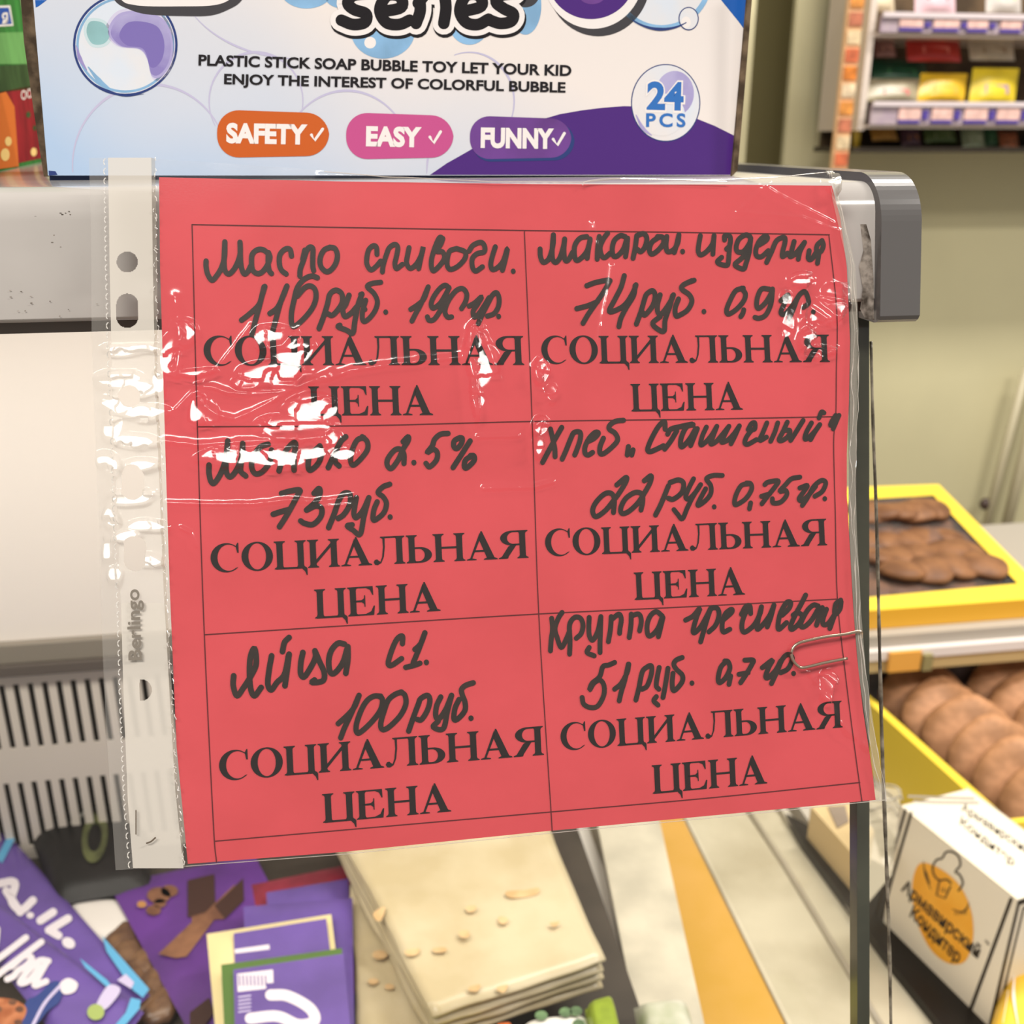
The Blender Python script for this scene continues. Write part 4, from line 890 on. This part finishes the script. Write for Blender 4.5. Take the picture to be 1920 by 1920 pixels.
# stack in the middle
o, a = wrapper('chocolate_bar', [(470,1650),(652,1612),(690,1850),(500,1880)], ZDECK+0.024, 0.010, mp['maroon'], 'maroon wrapped chocolate bar at the back of the stack', 'chocolate bar')
o, a = wrapper('chocolate_bar', [(498,1664),(652,1638),(664,1905),(520,1930)], ZDECK+0.034, 0.010, mp['purple'], 'plain purple chocolate bar just above the maroon one in the stack', 'chocolate bar', bars)
o, a = wrapper('chocolate_bar', [(455,1690),(660,1674),(664,1930),(470,1950)], ZDECK+0.044, 0.010, mp['purple'], 'plain purple chocolate bar under the cream edged bar', 'chocolate bar', bars)
o, a = wrapper('chocolate_bar', [(386,1740),(620,1703),(650,1950),(408,1985)], ZDECK+0.056, 0.011, mp['cream'], 'purple chocolate bar with cream edge in the stack', 'chocolate bar', bars)
a.poly([[(438,1752),(612,1724),(640,1960),(448,1985)]], 0, 0.0003); a.poly([[(440,1782),(505,1773),(506,1782),(441,1790)]], 1, 0.0004)
a.build('wrapper_print', [mp['purple'], mp['white']], o)
o, a = wrapper('chocolate_bar', [(413,1797),(640,1766),(664,1990),(424,2010)], ZDECK+0.068, 0.011, mp['green'], 'purple chocolate bar with green edge on top of the stack', 'chocolate bar', bars)
a.poly([[(438,1820),(644,1790),(662,1980),(442,1990)]], 0, 0.0003)
a.poly([[(445,1828),(512,1820),(513,1845),(500,1846),(499,1856),(446,1862)]], 1, 0.0004)
for k in range(8): a.stroke([(449+k*7, 1832), (450+k*7, 1850)], 2.5, 0, 0.0005, False)
for k in range(5): a.stroke([(448, 1872+k*7), (470, 1869+k*7)], 2.5, 2, 0.0005, False)
a.stroke([(508,1868),(540,1870),(580,1892),(590,1916),(560,1924),(520,1908),(470,1912)], 21, 1, 0.0005)
a.build('wrapper_print', [mp['purple'], mp['white'], mp['lilac']], o)

# dark bag with green pattern behind, pale bowl and brown sweets between
def pillow(name, q, z, th, face, label, cat, group=None, dz=None, parent=None):
    o, a = wrapper(name, q, z, th, face, label, cat, group, dz)
    return o, a
o, a = pillow('snack_bag', [(40,1512),(262,1478),(282,1640),(100,1672)], ZDECK+0.030, 0.028, mat('bag_dark', (26, 23, 22), 0.4, 0.3, var=0.4, scale=30, bump=0.5, bscale=60), 'dark snack bag with olive green pattern below the air vent', 'snack bag')
a.disc((178, 1572), 24, 48, 0, 0.0004, 26, 0.55, 0.12); a.disc((190, 1535), 10, 10, 1, 0.0006); a.stroke([(136,1545),(160,1524)], 7, 2, 0.0006)
a.build('bag_print_and_glint', [mat('olive_print', (92, 96, 58), 0.4, 0.4, var=0.3, scale=60), mat('olive_light', (128, 128, 82)), mat('foil_glint', (150, 146, 138), 0.3, 0.5)], o)  # the short pale stroke is a glint painted onto the foil
o, a = wrapper('food_pack', [(118,1678),(225,1676),(272,1752),(150,1756)], ZDECK+0.014, 0.012, mat('pack_pale_grey', (206, 200, 194), 0.5, 0.3), 'pale grey pack half hidden between two purple bars', 'food pack')
for k, (x, y) in enumerate(((238,1790),(262,1812),(246,1838),(284,1850),(232,1762),(300,1885),(268,1880))):
    b = MB().ball(Zp(x, y, ZDECK+0.008), (0.014, 0.019, 0.0078), fn=lambda d: 1+0.08*math.sin(5*d[0]+3*d[1])).build('sweet', mat('sweet_wrap', (112, 82, 56), 0.3, 0.5, c2=(74, 50, 38), scale=70), None, True)
    tag(b, 'brown wrapped sweet lying between the purple chocolate bars', 'sweet', 'brown sweets between the bars')
# thin flatbread packs
bread = mat('flatbread', (198, 184, 152), 0.32, 0.5, c2=(184, 168, 132), scale=16, bump=0.9, bscale=26)
toast = mat('toast_spot', (190, 156, 110), 0.6, 0.2, c2=(208, 178, 134), scale=60)
def lavash(q, z, th, label, nl):
    c = [Zp(x, y, z) for x, y in q]; o = empty('flatbread_pack', np.mean(c, axis=0)-np.array([0, 0, th]), label, 'flatbread')
    for k in range(nl):
        n = 18; V = []; F = []; zt = -k*th/nl; t1 = th/nl*0.9
        for s in (0, 1):
            for j in range(n+1):
                for i in range(n+1):
                    u, v = i/n, j/n; p = (c[0]*(1-u)+c[1]*u)*(1-v)+(c[3]*(1-u)+c[2]*u)*v
                    ed = 0.003*(vnoise(np.array(k*7.3+u*6), np.array(v*6.0), 41)-0.5)
                    sg = (1-abs(2*u-1)**8)*(1-abs(2*v-1)**8)
                    w = 0.0045*(vnoise(np.array(u*3.0+v), np.array(v*11.0-u*2), 31)-0.5)+0.0015*(vnoise(np.array(u*9.0), np.array(v*16.0), 33)-0.5) if k == 0 else 0.0
                    zz = zt+w*sg-(0 if s == 0 else t1)*(0.35+0.65*sg)
                    V.append(p+np.array([ed, ed, zz]))
        M = (n+1)**2
        for b in (0, M):
            for j in range(n):
                for i in range(n):
                    f = (b+j*(n+1)+i, b+j*(n+1)+i+1, b+(j+1)*(n+1)+i+1, b+(j+1)*(n+1)+i); F.append(f if b == 0 else f[::-1])
        for i in range(n):
            for a_, b_ in ((i, i+1), ((n)*(n+1)+i+1, n*(n+1)+i), ((i+1)*(n+1), i*(n+1)), (i*(n+1)+n, (i+1)*(n+1)+n)): F.append((a_, a_+M, b_+M, b_))
        mesh('folded_sheet', V, F, bread, o, True)
    P0 = c[0]
    return o, Art(lambda x, y, off: Zp(x, y, z+0.0028+off))
o, a = lavash([(600,1500),(985,1450),(1133,1800),(812,1905)], ZDECK+0.062, 0.030, 'folded pack of pale thin flatbread with brown toasted spots', 4)
for q in ([(948,1672),(985,1668),(1010,1664),(1005,1678),(960,1684)], [(936,1718),(952,1722),(948,1732),(936,1730)], [(860,1748),(876,1744),(880,1756),(866,1758)], [(760,1782),(786,1778),(782,1790),(764,1792)], [(880,1850),(900,1846),(896,1858),(880,1858)], [(812,1778),(834,1776),(836,1784),(816,1786)], [(874,1700),(892,1698),(890,1708),(878,1710)], [(1030,1730),(1050,1728),(1040,1738)], [(700,1712),(722,1700),(716,1724),(706,1726)], [(930,1852),(952,1846),(944,1862)]):
    a.poly([catmull(q, 5, True)], 0)
a.build('toasted_spots', toast, o)['kind'] = 'stuff'
o, a = lavash([(655,1660),(800,1620),(860,1990),(672,1990)], ZDECK+0.030, 0.024, 'second flatbread pack lying lower at left of the folded pack', 3)
for c, r in (((712,1790),14),((700,1840),10),((730,1850),9),((745,1810),8)): a.disc(c, r, r*0.6, 0)
a.build('toasted_spots', toast, o)['kind'] = 'stuff'
lw = mat('label_white', (226, 224, 216), 0.4, 0.4); lg = mat('label_leaf', (108, 138, 96), 0.4, 0.3, var=0.3, scale=80)
o, a = wrapper('food_pack', [(975,1893),(1105,1878),(1130,2010),(985,2020)], ZDECK+0.062, 0.03, lw, 'white food pack with green leaf print at bottom edge', 'food pack')
for c in ((1015,1906),(1060,1900),(1080,1898),(1085,1922)): a.disc(c, 12, 9, 0, 0.0004)
a.build('pack_print', lg, o)
o, a = wrapper('food_pack', [(1098,1855),(1150,1840),(1185,1985),(1118,2005)], ZDECK+0.070, 0.035, mat('pack_lime', (150, 172, 48), 0.35, 0.4, var=0.25, scale=30), 'lime green food pack at bottom edge beside the white pack', 'food pack')
o, a = wrapper('food_pack', [(925,1900),(962,1896),(975,2010),(930,2010)], ZDECK+0.060, 0.03, mat('pack_orange', (196, 98, 46), 0.35, 0.4), 'narrow orange food pack at bottom edge under the flatbread', 'food pack')
o, a = wrapper('food_pack', [(690,1915),(922,1908),(930,2010),(690,2010)], ZDECK+0.045, 0.02, mat('pack_yellowgreen', (206, 196, 92), 0.35, 0.4, var=0.2, scale=40), 'yellow green food pack at bottom edge under the flatbread corner', 'food pack')
o, a = wrapper('food_pack', [(1190,1860),(1290,1850),(1330,1990),(1215,2000)], ZDECK+0.030, 0.03, mat('pack_pale', (206, 204, 190), 0.35, 0.4, c2=(150, 158, 120), scale=24), 'pale clear food pack with grey dots on the side frame', 'food pack')
# ------------------------------------------------------------ white confectionery carton on the black slab
A, B, A0, B0 = WA, WB, WA0, WB0
conf = empty('confectionery_carton', (A0+B0)/2+back/2, 'white bakery carton with orange oval logo and chef hat', 'carton')
whitec = mat('white_card', (228, 218, 198), 0.45, 0.3); ylw = mat('carton_yellow', (236, 190, 62), 0.4, 0.4)
m = MB(); L = [A0, B0, B, A]
# slightly narrower foot, as the photo shows
L[1] = B0+(A0-B0)*0.02
m.prism([L[0], L[1], B, A], back)
body = m.build('carton_body', whitec, conf); bevel(body, 0.0012)
def CW(x, y, o=0.0): return hit(x, y, A, sn)+sn*(0.0003+o)
def CT(x, y, o=0.0): return Zp(x, y, ZT+0.0003+o)
blackp = mat('carton_black', (52, 44, 36), 0.5, 0.2); org = mat('carton_orange', (238, 174, 62), 0.45, 0.3, c2=(232, 162, 46), scale=30)
a = Art(CW)
a.stroke([(1698,1518),(1664,1640),(1634,1752)], 5.5, 0, 0, False); a.stroke([(1709,1524),(1675,1640),(1642,1760)], 5.5, 0, 0, False)
a.stroke([(1896,1686),(1858,1790),(1819,1896)], 7, 0, 0, False); ov = catmull([(1722,1622),(1745,1620),(1780,1640),(1805,1668),(1822,1710),(1825,1760),(1812,1800),(1788,1808),(1760,1795),(1736,1765),(1716,1715),(1711,1660)], 6, True)
a.poly([ov], 1, 0.0001)
hat = [(1798,1670),(1806,1656),(1800,1640),(1792,1634),(1801,1622),(1798,1606),(1786,1597),(1774,1598),(1767,1609),(1757,1612),(1750,1624),(1752,1640),(1762,1650),(1776,1649),(1784,1656)]
a.stroke(hat, 3.6, 0, 0.0002); a.stroke([(1762,1652),(1757,1678),(1773,1684),(1783,1662)], 3.4, 0, 0.0002, False)
for k in range(3): a.stroke([(1767+k*4, 1664+k), (1766+k*4, 1672+k)], 1.5, 0, 0.0002, False)
a.stroke([(1732,1614),(1736,1640),(1746,1668)], 3.6, 0, 0.0002, taper=0.7); a.stroke([(1737,1634),(1744,1656)], 2, 0, 0.0002)
a.stroke([(1786,1704),(1804,1710),(1814,1702),(1817,1692)], 4, 0, 0.0002, taper=0.7)
for k in range(5): a.stroke([(1793+k*5, 1708), (1791+k*5, 1715)], 1.4, 0, 0.0002, False)
a.text('Армавирский', 1690, 1668, 1834, 1797, 20, 0, 0.0003, bold=0.028, lean=-0.42)
a.text('Кондитер', 1706, 1717, 1797, 1807, 20, 0, 0.0003, bold=0.028, lean=-0.42)
a.text('тм', 1846, 1764, 1854, 1772, 5, 0, 0.0003, bold=0.02)
a.build('carton_print', [blackp, org], conf)
a = Art(CT)
a.stroke([(1704,1493),(1760,1495),(1826,1497)], 4, 1, 0, False); a.stroke([(1714,1502),(1760,1504),(1834,1505)], 4, 1, 0, False)
a.text('Армавирский', 1803, 1519, 1928, 1602, 13, 0, 0, bold=0.01, lean=-0.5)
a.text('Кондитер', 1800, 1545, 1900, 1624, 13, 0, 0, bold=0.01, lean=-0.5)
a.build('top_print', [blackp, mat('carton_grey', (150, 142, 132), 0.5, 0.2)], conf)
# right-hand end printed yellow with double black border
e0, e1 = L[1], B; en = np.cross(back, [0, 0, 1.0]); en /= np.linalg.norm(en); en = en if en @ (CAM-B) > 0 else -en
def CE(u, v, o=0.0): return e0+(e1-e0)*v+back/np.linalg.norm(back)*u*0.075+en*(0.0003+o)
a = Art(CE)
a.poly([[(0.22,0.0),(1,0.0),(1,0.9),(0.72,0.9)]], 1, 0.0)
a.stroke([(0.04,0.02),(0.05,0.97),(0.98,0.97)], 0.06, 0, 0.0001, False); a.stroke([(0.13,0.02),(0.14,0.91),(0.98,0.91)], 0.035, 0, 0.0001, False)
a.build('end_print', [blackp, ylw], conf)

# cling-wrapped yellow pack at the lower right corner, in front of the white carton
o, a = wrapper('wrapped_pack', [(1905,1745),(2010,1740),(1960,2010),(1836,1990)], ZC+0.055, 0.045, ylw, 'yellow cling wrapped pack at the lower right corner', 'food pack')
a.stroke([(1902,1830),(1900,1870),(1908,1925)], 5, 0, 0.001, taper=0.7); a.stroke([(1890,1860),(1880,1920)], 3, 0, 0.001, taper=0.7)
a.build('cling_fold', MATS['print_white'], o)
# small cardboard box and grey shoe-like price holder left of the white carton
o = empty('cardboard_box', Zp(1575, 1600, ZC+0.01), 'small tan cardboard box behind the front glass edge', 'box')
q = [(1520,1512),(1598,1505),(1640,1560),(1606,1610)]
MB().prism([Zp(x, y, ZC+0.05) for x, y in q], (0, 0, -0.04)).build('box_body', mat('tan_card', (214, 188, 142), 0.6, 0.2), o)
MB().prism([Zp(x, y, ZC+0.0515) for x, y in [(1552,1512),(1585,1510),(1592,1540),(1570,1552)]], (0, 0, -0.0014)).build('box_label', mat('label_taupe', (146, 130, 116), 0.5, 0.3), o)
# stack of clear lids between the glass edges
o = empty('clear_lid', Zp(1650, 1560, ZC), 'curled clear plastic bag end between glass and white carton', 'plastic bag')
m = MB()
for k, q in enumerate(([(1630,1470),(1668,1490),(1688,1515)], [(1632,1500),(1665,1500),(1690,1492)], [(1630,1520),(1668,1512),(1684,1530)], [(1632,1470),(1680,1475),(1692,1500)])):
    m.tube([Zp(x, y, ZC+0.11+0.002*k) for x, y in catmull(q, 6)], 0.0010, 6)
m.build('bag_fold', mat('bag_plastic', (190, 182, 164), 0.2, 0.5, c2=(120, 112, 98), scale=60), o, True)
V = [Zp(x, y, ZC+0.10) for x, y in ((1622,1470),(1690,1480),(1672,1640),(1622,1700))]
mesh('bag_film', V, [(0, 1, 2, 3)], clear_mat('bag_film', (246, 246, 244), base=0.03, haze=0.5, rough=0.1, gain=0.3, hazecol=(212, 202, 178)), o)

# ------------------------------------------------------------ cookie display on the right
ZR1, ZR2 = 0.70, 0.50
stand = empty('bakery_stand', (0.95, 1.4, 0), 'two tier cream bakery stand with grey shelf edge by the right wall', 'stand')
def front_y(px, py, z): return Zp(px, py, z)[1]
yf = front_y(1780, 1182, ZR1)
xl = Zp(1560, 1182, ZR1)[0]
zf = lambda py: Yp(1780, py, yf)[2]
m = MB().box((xl, yf, zf(1205)), (1.75, Zp(1760, 908, ZR1+0.085)[1]+0.01, ZR1-0.001)).build('upper_shelf', mat('shelf_grey', (176, 168, 156), 0.4, 0.4), stand)
MB().box((xl, yf-0.010, zf(1222)), (1.75, yf+0.3, zf(1205))).build('shelf_lip', mat('shelf_white', (236, 226, 220), 0.35, 0.5), stand)
MB().box((xl, yf-0.004, zf(1247)), (1.75, yf+0.3, zf(1222))).build('shelf_fascia', mat('shelf_beige', (206, 180, 128), 0.45, 0.3), stand)
MB().box((Yp(1658, 1225, yf)[0], yf-0.016, zf(1241)), (Yp(1716, 1225, yf)[0], yf-0.0101, zf(1206))).build('price_holder', mat('holder_yellow', (236, 172, 80), 0.4, 0.4), stand)
MB().box((Yp(1720, 1225, yf)[0], yf-0.018, zf(1242)), (Yp(1737, 1225, yf)[0], yf-0.0102, zf(1214))).build('shelf_clip', mat('clip_green', (150, 140, 96), 0.4, 0.4), stand)
for x in (xl+0.01, 1.70):
    MB().box((x, 1.42, ZR2), (x+0.03, 1.46, zf(1247))).build('stand_post', mat('shelf_grey', (176, 168, 156)), stand)
MB().box((0.665, 0.86, ZR2-0.02), (1.75, 1.70, ZR2)).build('lower_shelf', mat('shelf_grey', (176, 168, 156)), stand)
MB().box((0.70, 0.88, 0.0), (1.70, 1.65, ZR2-0.02)).build('stand_base', mat('cabinet_white', (214, 208, 200)), stand)
yel = mat('carton_bright_yellow', (255, 222, 74), 0.4, 0.4); yel2 = mat('carton_amber', (230, 172, 52), 0.4, 0.4)
ckm = mat('cookie_brown', (150, 106, 70), 0.55, 0.3, c2=(190, 138, 98), scale=34, bump=0.3, bscale=90)
ckd = mat('cookie_dark', (112, 76, 52), 0.55, 0.3, c2=(146, 102, 68), scale=26, bump=0.3, bscale=90)
def open_carton(name, q, zrim, zbot, label, rim=0.014):
    c = [np.array(p) for p in q]; o = empty(name, np.array([*np.mean(c, axis=0)[:2], zbot]), label, 'carton')
    ctr = np.mean(c, axis=0)
    inn = [p+(ctr-p)/np.linalg.norm(ctr-p)*rim*1.4 for p in c]
    m = MB(); n = 4
    V = []
    for ring_, z in ((c, zbot), (c, None), (inn, None), (inn, zbot+0.004)):
        V += [np.array([p[0], p[1], (p[2] if z is None else z)]) for p in ring_]
    F = [(j*4+k, j*4+(k+1) % 4, (j+1)*4+(k+1) % 4, (j+1)*4+k) for j in range(3) for k in range(4)]+[(3, 2, 1, 0), (12, 13, 14, 15)]
    fm = [1 if zrim > 0.65 else 0]*4+[0]*4+[2]*4+[1, 2]
    mesh('carton_body', V, F, [yel, yel2, mat('bag_lining', (84, 72, 66), 0.3, 0.5, c2=(120, 110, 108), scale=18)], o, False, fm)
    return o, inn
def cookie_mesh(mm, r, h):
    b = MB().ball((0, 0, 0), (r, r, h), 20, 12, fn=lambda d: 1+0.03*math.sin(7*d[0]+2)+0.03*math.cos(6*d[1]))
    o = mesh('cookie', b.v, b.f, mm, None, True); return o
# upper carton: back wall taller than the front
zr = ZR1+0.075
q = [Yp(1560, 1142, yf+0.02), Yp(2080, 1150, yf+0.02), None, None]
q[0][2] = q[1][2] = zr-0.045
q[2] = Zp(1760, 908, zr+0.01); q[3] = Zp(1560, 915, zr+0.01)
q[1] = Zp(2080, 1190, zr-0.045)
q[1][1] = q[0][1]
q[2][0] = max(q[2][0], q[0][0]+0.2)
up, inn = open_carton('cookie_carton', q, zr, ZR1, 'upper yellow open carton of dark cookies in a clear bag', 0.034)
first = cookie_mesh(ckd, 0.036, 0.0125)
tag(first, 'round dark brown cookie heaped in the upper yellow carton', 'cookie', 'dark cookies in the upper carton')
k = 0
ca = np.mean(np.array(inn), axis=0)
for lev in range(3):
    for i in range(5):
        for j in range(4):
            u, v = (i+0.5+0.2*(rnd.random()-0.5)+0.2*(lev % 2))/5, (j+0.5+0.2*(rnd.random()-0.5))/4
            if lev == 2 and (v < 0.3): continue
            P = (inn[0]*(1-u)+inn[1]*u)*(1-v)+(inn[3]*(1-u)+inn[2]*u)*v
            P = P+(ca-P)*0.16
            zz = ZR1+0.020+0.027*lev
            if zz > P[2]+0.004: continue
            c_ = first if k == 0 else first.copy()
            if k: COL.objects.link(c_)
            c_.location = (P[0], P[1], zz); c_.rotation_euler = (rnd.uniform(-.2, .2), rnd.uniform(-.2, .2), rnd.uniform(0, 6)); k += 1
# film slumped over the upper cookies
n = 24; V = []
for j in range(n+1):
    for i in range(n+1):
        u, v = i/n, j/n
        P = (inn[0]*(1-u)+inn[1]*u)*(1-v)+(inn[3]*(1-u)+inn[2]*u)*v
        V.append(P+np.array([0, 0, -0.004+0.012*(vnoise(np.array(u*7), np.array(v*7), 51)-0.5)*(1-abs(2*u-1)**4)*(1-abs(2*v-1)**4)]))
F = [(j*(n+1)+i, j*(n+1)+i+1, (j+1)*(n+1)+i+1, (j+1)*(n+1)+i) for j in range(n) for i in range(n)]
mesh('bag_film', V, F, clear_mat('cookie_bag', (236, 232, 236), base=0.01, haze=0.06, rough=0.15, gain=0.4), up, True)
# lower carton, turned, in front
zr = ZR2+0.10
xa, ya = Zp(1880, 1545, zr)[:2]; yb_ = Zp(1560, 1262, zr)[1]
q = [(xa-0.03, yb_, zr), (xa, ya, zr), (xa+0.62, ya, zr), (xa+0.62, yb_, zr)]
dn, inn = open_carton('cookie_carton', q, zr, ZR2, 'lower yellow open carton of big gingerbread cookies', 0.010)
big = cookie_mesh(ckm, 0.064, 0.023)
tag(big, 'large brown gingerbread cookie packed on edge in the lower yellow carton', 'cookie', 'gingerbread cookies in the lower carton')
k = 0; ca = np.mean(np.array(inn), axis=0)
dx = (inn[2]-inn[1])/np.linalg.norm(inn[2]-inn[1]); ang = math.atan2(dx[1], dx[0])
for i in range(4):
    for j in range(6):
        u, v = (i+0.5)/4, (j+0.6)/6
        P = (inn[0]*(1-u)+inn[1]*u)*(1-v)+(inn[3]*(1-u)+inn[2]*u)*v
        P = (inn[0]*(1-v)+inn[1]*v)*(1-u)+(inn[3]*(1-v)+inn[2]*v)*u
        P = P+(ca-P)*0.09
        c_ = big if k == 0 else big.copy()
        if k: COL.objects.link(c_)
        c_.location = (P[0], P[1], ZR2+0.070); c_.rotation_euler = (math.radians(52+rnd.uniform(-7, 7)), math.radians(rnd.uniform(-10, 10)), math.radians(-18+rnd.uniform(-9, 9))); k += 1

# ------------------------------------------------------------ hanging snack rack on the right wall
YR = 1.80
rack = empty('snack_rack', tuple(Yp(1760, 300, YR)), 'clear hanging snack rack with orange tag strip and price rails on the right wall', 'rack')
def R(px, py, y): return Yp(px, py, y)
xs0, xs1 = R(1592, 0, YR)[0], R(1622, 0, YR)[0]
ztop_, zb0 = R(1600, -160, YR)[2], R(1560, 345, YR)[2]
acr = mat('rack_acrylic', (206, 192, 180), 0.15, 0.6)
pb = MB(); pb.box((xs0, YR, zb0), (xs1, YR+0.012, ztop_)); bevel(pb.build('tag_strip', mat('strip_peach', (226, 178, 132), 0.35, 0.4), rack), 0.002)
for k in range(15):
    za_ = zb0+(ztop_-zb0)*k/15; zb2 = zb0+(ztop_-zb0)*(k+0.86)/15
    cc = [(222, 130, 50), (206, 108, 70), (232, 206, 164), (196, 118, 88), (228, 150, 70), (236, 212, 176)][k % 6]
    MB().box((xs0+0.003, YR-0.003, za_+0.003), (xs1-0.002, YR-0.0002, zb2)).build('strip_tag', mat('strip_tag_%d' % (k % 6), cc, 0.4, 0.4, var=0.2, scale=60), rack)
def zat(py): return R(1750, py, YR)[2]
XR0, XR1 = R(1630, 150, YR)[0], 2.35
MB().box((XR0-0.012, YR+0.0, zat(245)), (XR0, YR+0.16, ztop_)).build('side_panel', acr, rack)
MB().box((XR0, YR+0.165, zat(285)), (XR1, YR+0.175, ztop_)).build('back_panel', mat('rack_back', (96, 78, 58), 0.6, 0.2, var=0.3, scale=20), rack)
MB().box((XR0-0.01, YR+0.01, zat(286)), (XR1, YR+0.175, zat(276))).build('bottom_shelf', mat('rack_dark', (58, 50, 40), 0.5, 0.3), rack)
for r_, (ya, yb2) in enumerate(((32, 64), (196, 234))):
    za_, zb2 = zat(yb2), zat(ya)
    MB().box((XR0, YR-0.02, za_), (XR1, YR-0.014, zb2)).build('price_rail', mat('rail_lilac', (172, 156, 162), 0.25, 0.5, c2=(156, 138, 156), scale=30), rack)
    MB().box((XR0, YR-0.012, za_-0.006), (XR1, YR+0.16, za_)).build('wire_shelf', mat('rack_acrylic', (206, 192, 180)), rack)
    MB().box((XR0, YR-0.026, zb2-0.004), (XR1, YR-0.0205, zb2+0.004)).build('rail_rim', mat('rail_rim', (206, 194, 196), 0.25, 0.5), rack)
    for k in range(9):
        x = XR0+0.02+(0.03 if r_ else 0.012)+k*0.062
        w_ = 0.036+0.012*rnd.random()
        g = MB(); g.box((x, YR-0.0235, za_+0.008), (x+w_, YR-0.0203, zb2-0.006), 0); g.box((x+w_+0.004, YR-0.0235, za_+0.008), (x+w_+0.015, YR-0.0203, zb2-0.010), 1)
        g.box((x, YR-0.0235, za_+0.002), (x+w_, YR-0.0203, za_+0.0075), 1)
        g.build('price_tag', [mat('tag_pink', (226, 186, 176), 0.5, 0.3, var=0.12, scale=90), mat('tag_indigo', (78, 62, 140), 0.5, 0.3)], rack)
# packets: (pixel box, face colour, second colour, depth, label)
PK = [((1722,-60,1810,24),(232,196,204),(206,60,66),0.02,'pink and white packet with red side on the top rack shelf'),
      ((1630,-50,1692,20),(222,204,172),(206,186,150),0.02,'beige packet at left of the top rack shelf'),
      ((1856,-60,1935,22),(214,206,198),(214,214,70),0.02,'white packet with lime patch on the top rack shelf'),
      ((1612,62,1646,106),(92,66,56),(60,42,36),0.05,'small dark brown packet at left of the middle rack shelf'),
      ((1648,66,1692,106),(150,104,96),(206,150,136),0.04,'mauve packet beside the small brown one on the middle rack shelf'),
      ((1708,62,1816,114),(196,48,42),(224,120,108),0.03,'bright red packet on the middle rack shelf'),
      ((1826,66,1918,112),(206,192,170),(150,124,96),0.03,'beige and white packet on the middle rack shelf'),
      ((1606,110,1634,132),(140,60,34),(92,70,40),0.06,'tiny rust red packet beside the orange tag strip'),
      ((1642,108,1752,150),(44,92,66),(70,128,84),0.06,'long dark green packet lying behind the grey one'),
      ((1636,146,1738,190),(168,156,128),(178,70,60),0.0,'grey packet with red and blue marks above the lower price rail'),
      ((1732,136,1828,190),(232,186,42),(238,156,44),0.0,'amber yellow packet above the lower price rail'),
      ((1828,126,1926,196),(228,200,42),(150,120,150),0.0,'lemon yellow packet with violet bar above the lower price rail'),
      ((1606,164,1630,276),(222,186,48),(120,92,30),0.03,'tall thin yellow packet hanging at the rack corner'),
      ((1642,236,1694,264),(204,150,70),(176,118,60),0.03,'ochre packet on the bottom rack shelf'),
      ((1698,234,1740,276),(96,66,80),(180,120,60),0.03,'plum purple packet on the bottom rack shelf'),
      ((1742,234,1806,268),(96,116,66),(140,150,110),0.03,'olive green packet on the bottom rack shelf'),
      ((1812,236,1862,280),(156,168,136),(190,196,170),0.02,'pale sage packet on the bottom rack shelf'),
      ((1852,236,1890,276),(76,122,84),(110,150,110),0.04,'mid green packet beside the pale sage one'),
      ((1884,246,1926,284),(176,104,70),(120,90,70),0.02,'terracotta packet at right of the bottom rack shelf')]
for i, ((x0, y0, x1, y1), c1, c2, dy, lab) in enumerate(PK):
    y = YR+0.01+dy
    a_, b_ = R(x0, y1, y), R(x1, y0, y)
    o = empty('snack_packet', (a_+b_)/2+np.array([0, 0, (a_[2]-b_[2])/2]), lab, 'packet', None)
    n = 10; V = []; F = []; lean = 0.02
    for s in (-1, 1):
        for jj in range(n+1):
            for ii in range(n+1):
                u, v = ii/n, jj/n
                kf = (1-abs(2*u-1)**3)*(1-abs(2*v-1)**5)
                V.append(np.array([a_[0]+(b_[0]-a_[0])*u+(0.012*(v-0.5) if 8 < i < 12 else 0), y+0.012+lean*v+s*0.011*kf, a_[2]+(b_[2]-a_[2])*v]))
    Mn = (n+1)**2
    for b in (0, Mn):
        for jj in range(n):
            for ii in range(n):
                f = (b+jj*(n+1)+ii, b+jj*(n+1)+ii+1, b+(jj+1)*(n+1)+ii+1, b+(jj+1)*(n+1)+ii); F.append(f if b == 0 else f[::-1])
    mesh('packet_body', V, F, mat('packet_%d' % i, c1, 0.3, 0.5, var=0.12, scale=30), o, True)
    wx, hz = b_[0]-a_[0], b_[2]-a_[2]
    pt = Art(lambda u, v, off: np.array([a_[0]+wx*u, y+0.012+lean*v-0.011*(1-abs(2*u-1)**3)*(1-abs(2*v-1)**5)-0.0006, a_[2]+hz*v]))
    g = [[(0.25+0.5*p, 0.30+0.24*q) for p, q in ((0, 0), (0.5, 0), (1, 0), (1, 0.5), (1, 1), (0.5, 1), (0, 1), (0, 0.5))]]
    pt.poly(g, 0); pt.build('packet_print', mat('packet_print_%d' % i, c2, 0.35, 0.4), o)
# conduit and nail on the wall at the right
cd = MB(); cd.tube([Yp(1925, 690, 1.985), Yp(1880, 860, 1.985), Yp(1830, 1060, 1.985)], 0.009, 10)
structure(cd.build('trim_2', mat('conduit', (190, 180, 150), 0.35, 0.4), None, True))
cd = MB(); cd.tube([Yp(1960, 690, 1.982), Yp(1918, 860, 1.982), Yp(1868, 1060, 1.982)], 0.012, 10)
structure(cd.build('trim_3', mat('conduit', (190, 180, 150)), None, True))
b = MB().ball(Yp(1848, 945, 1.992), (0.014, 0.012, 0.014)).build('wall_knob', mat('knob_dark', (74, 58, 52), 0.4, 0.4), None, True)
tag(b, 'small dark knob on the cream wall above the yellow carton', 'knob')
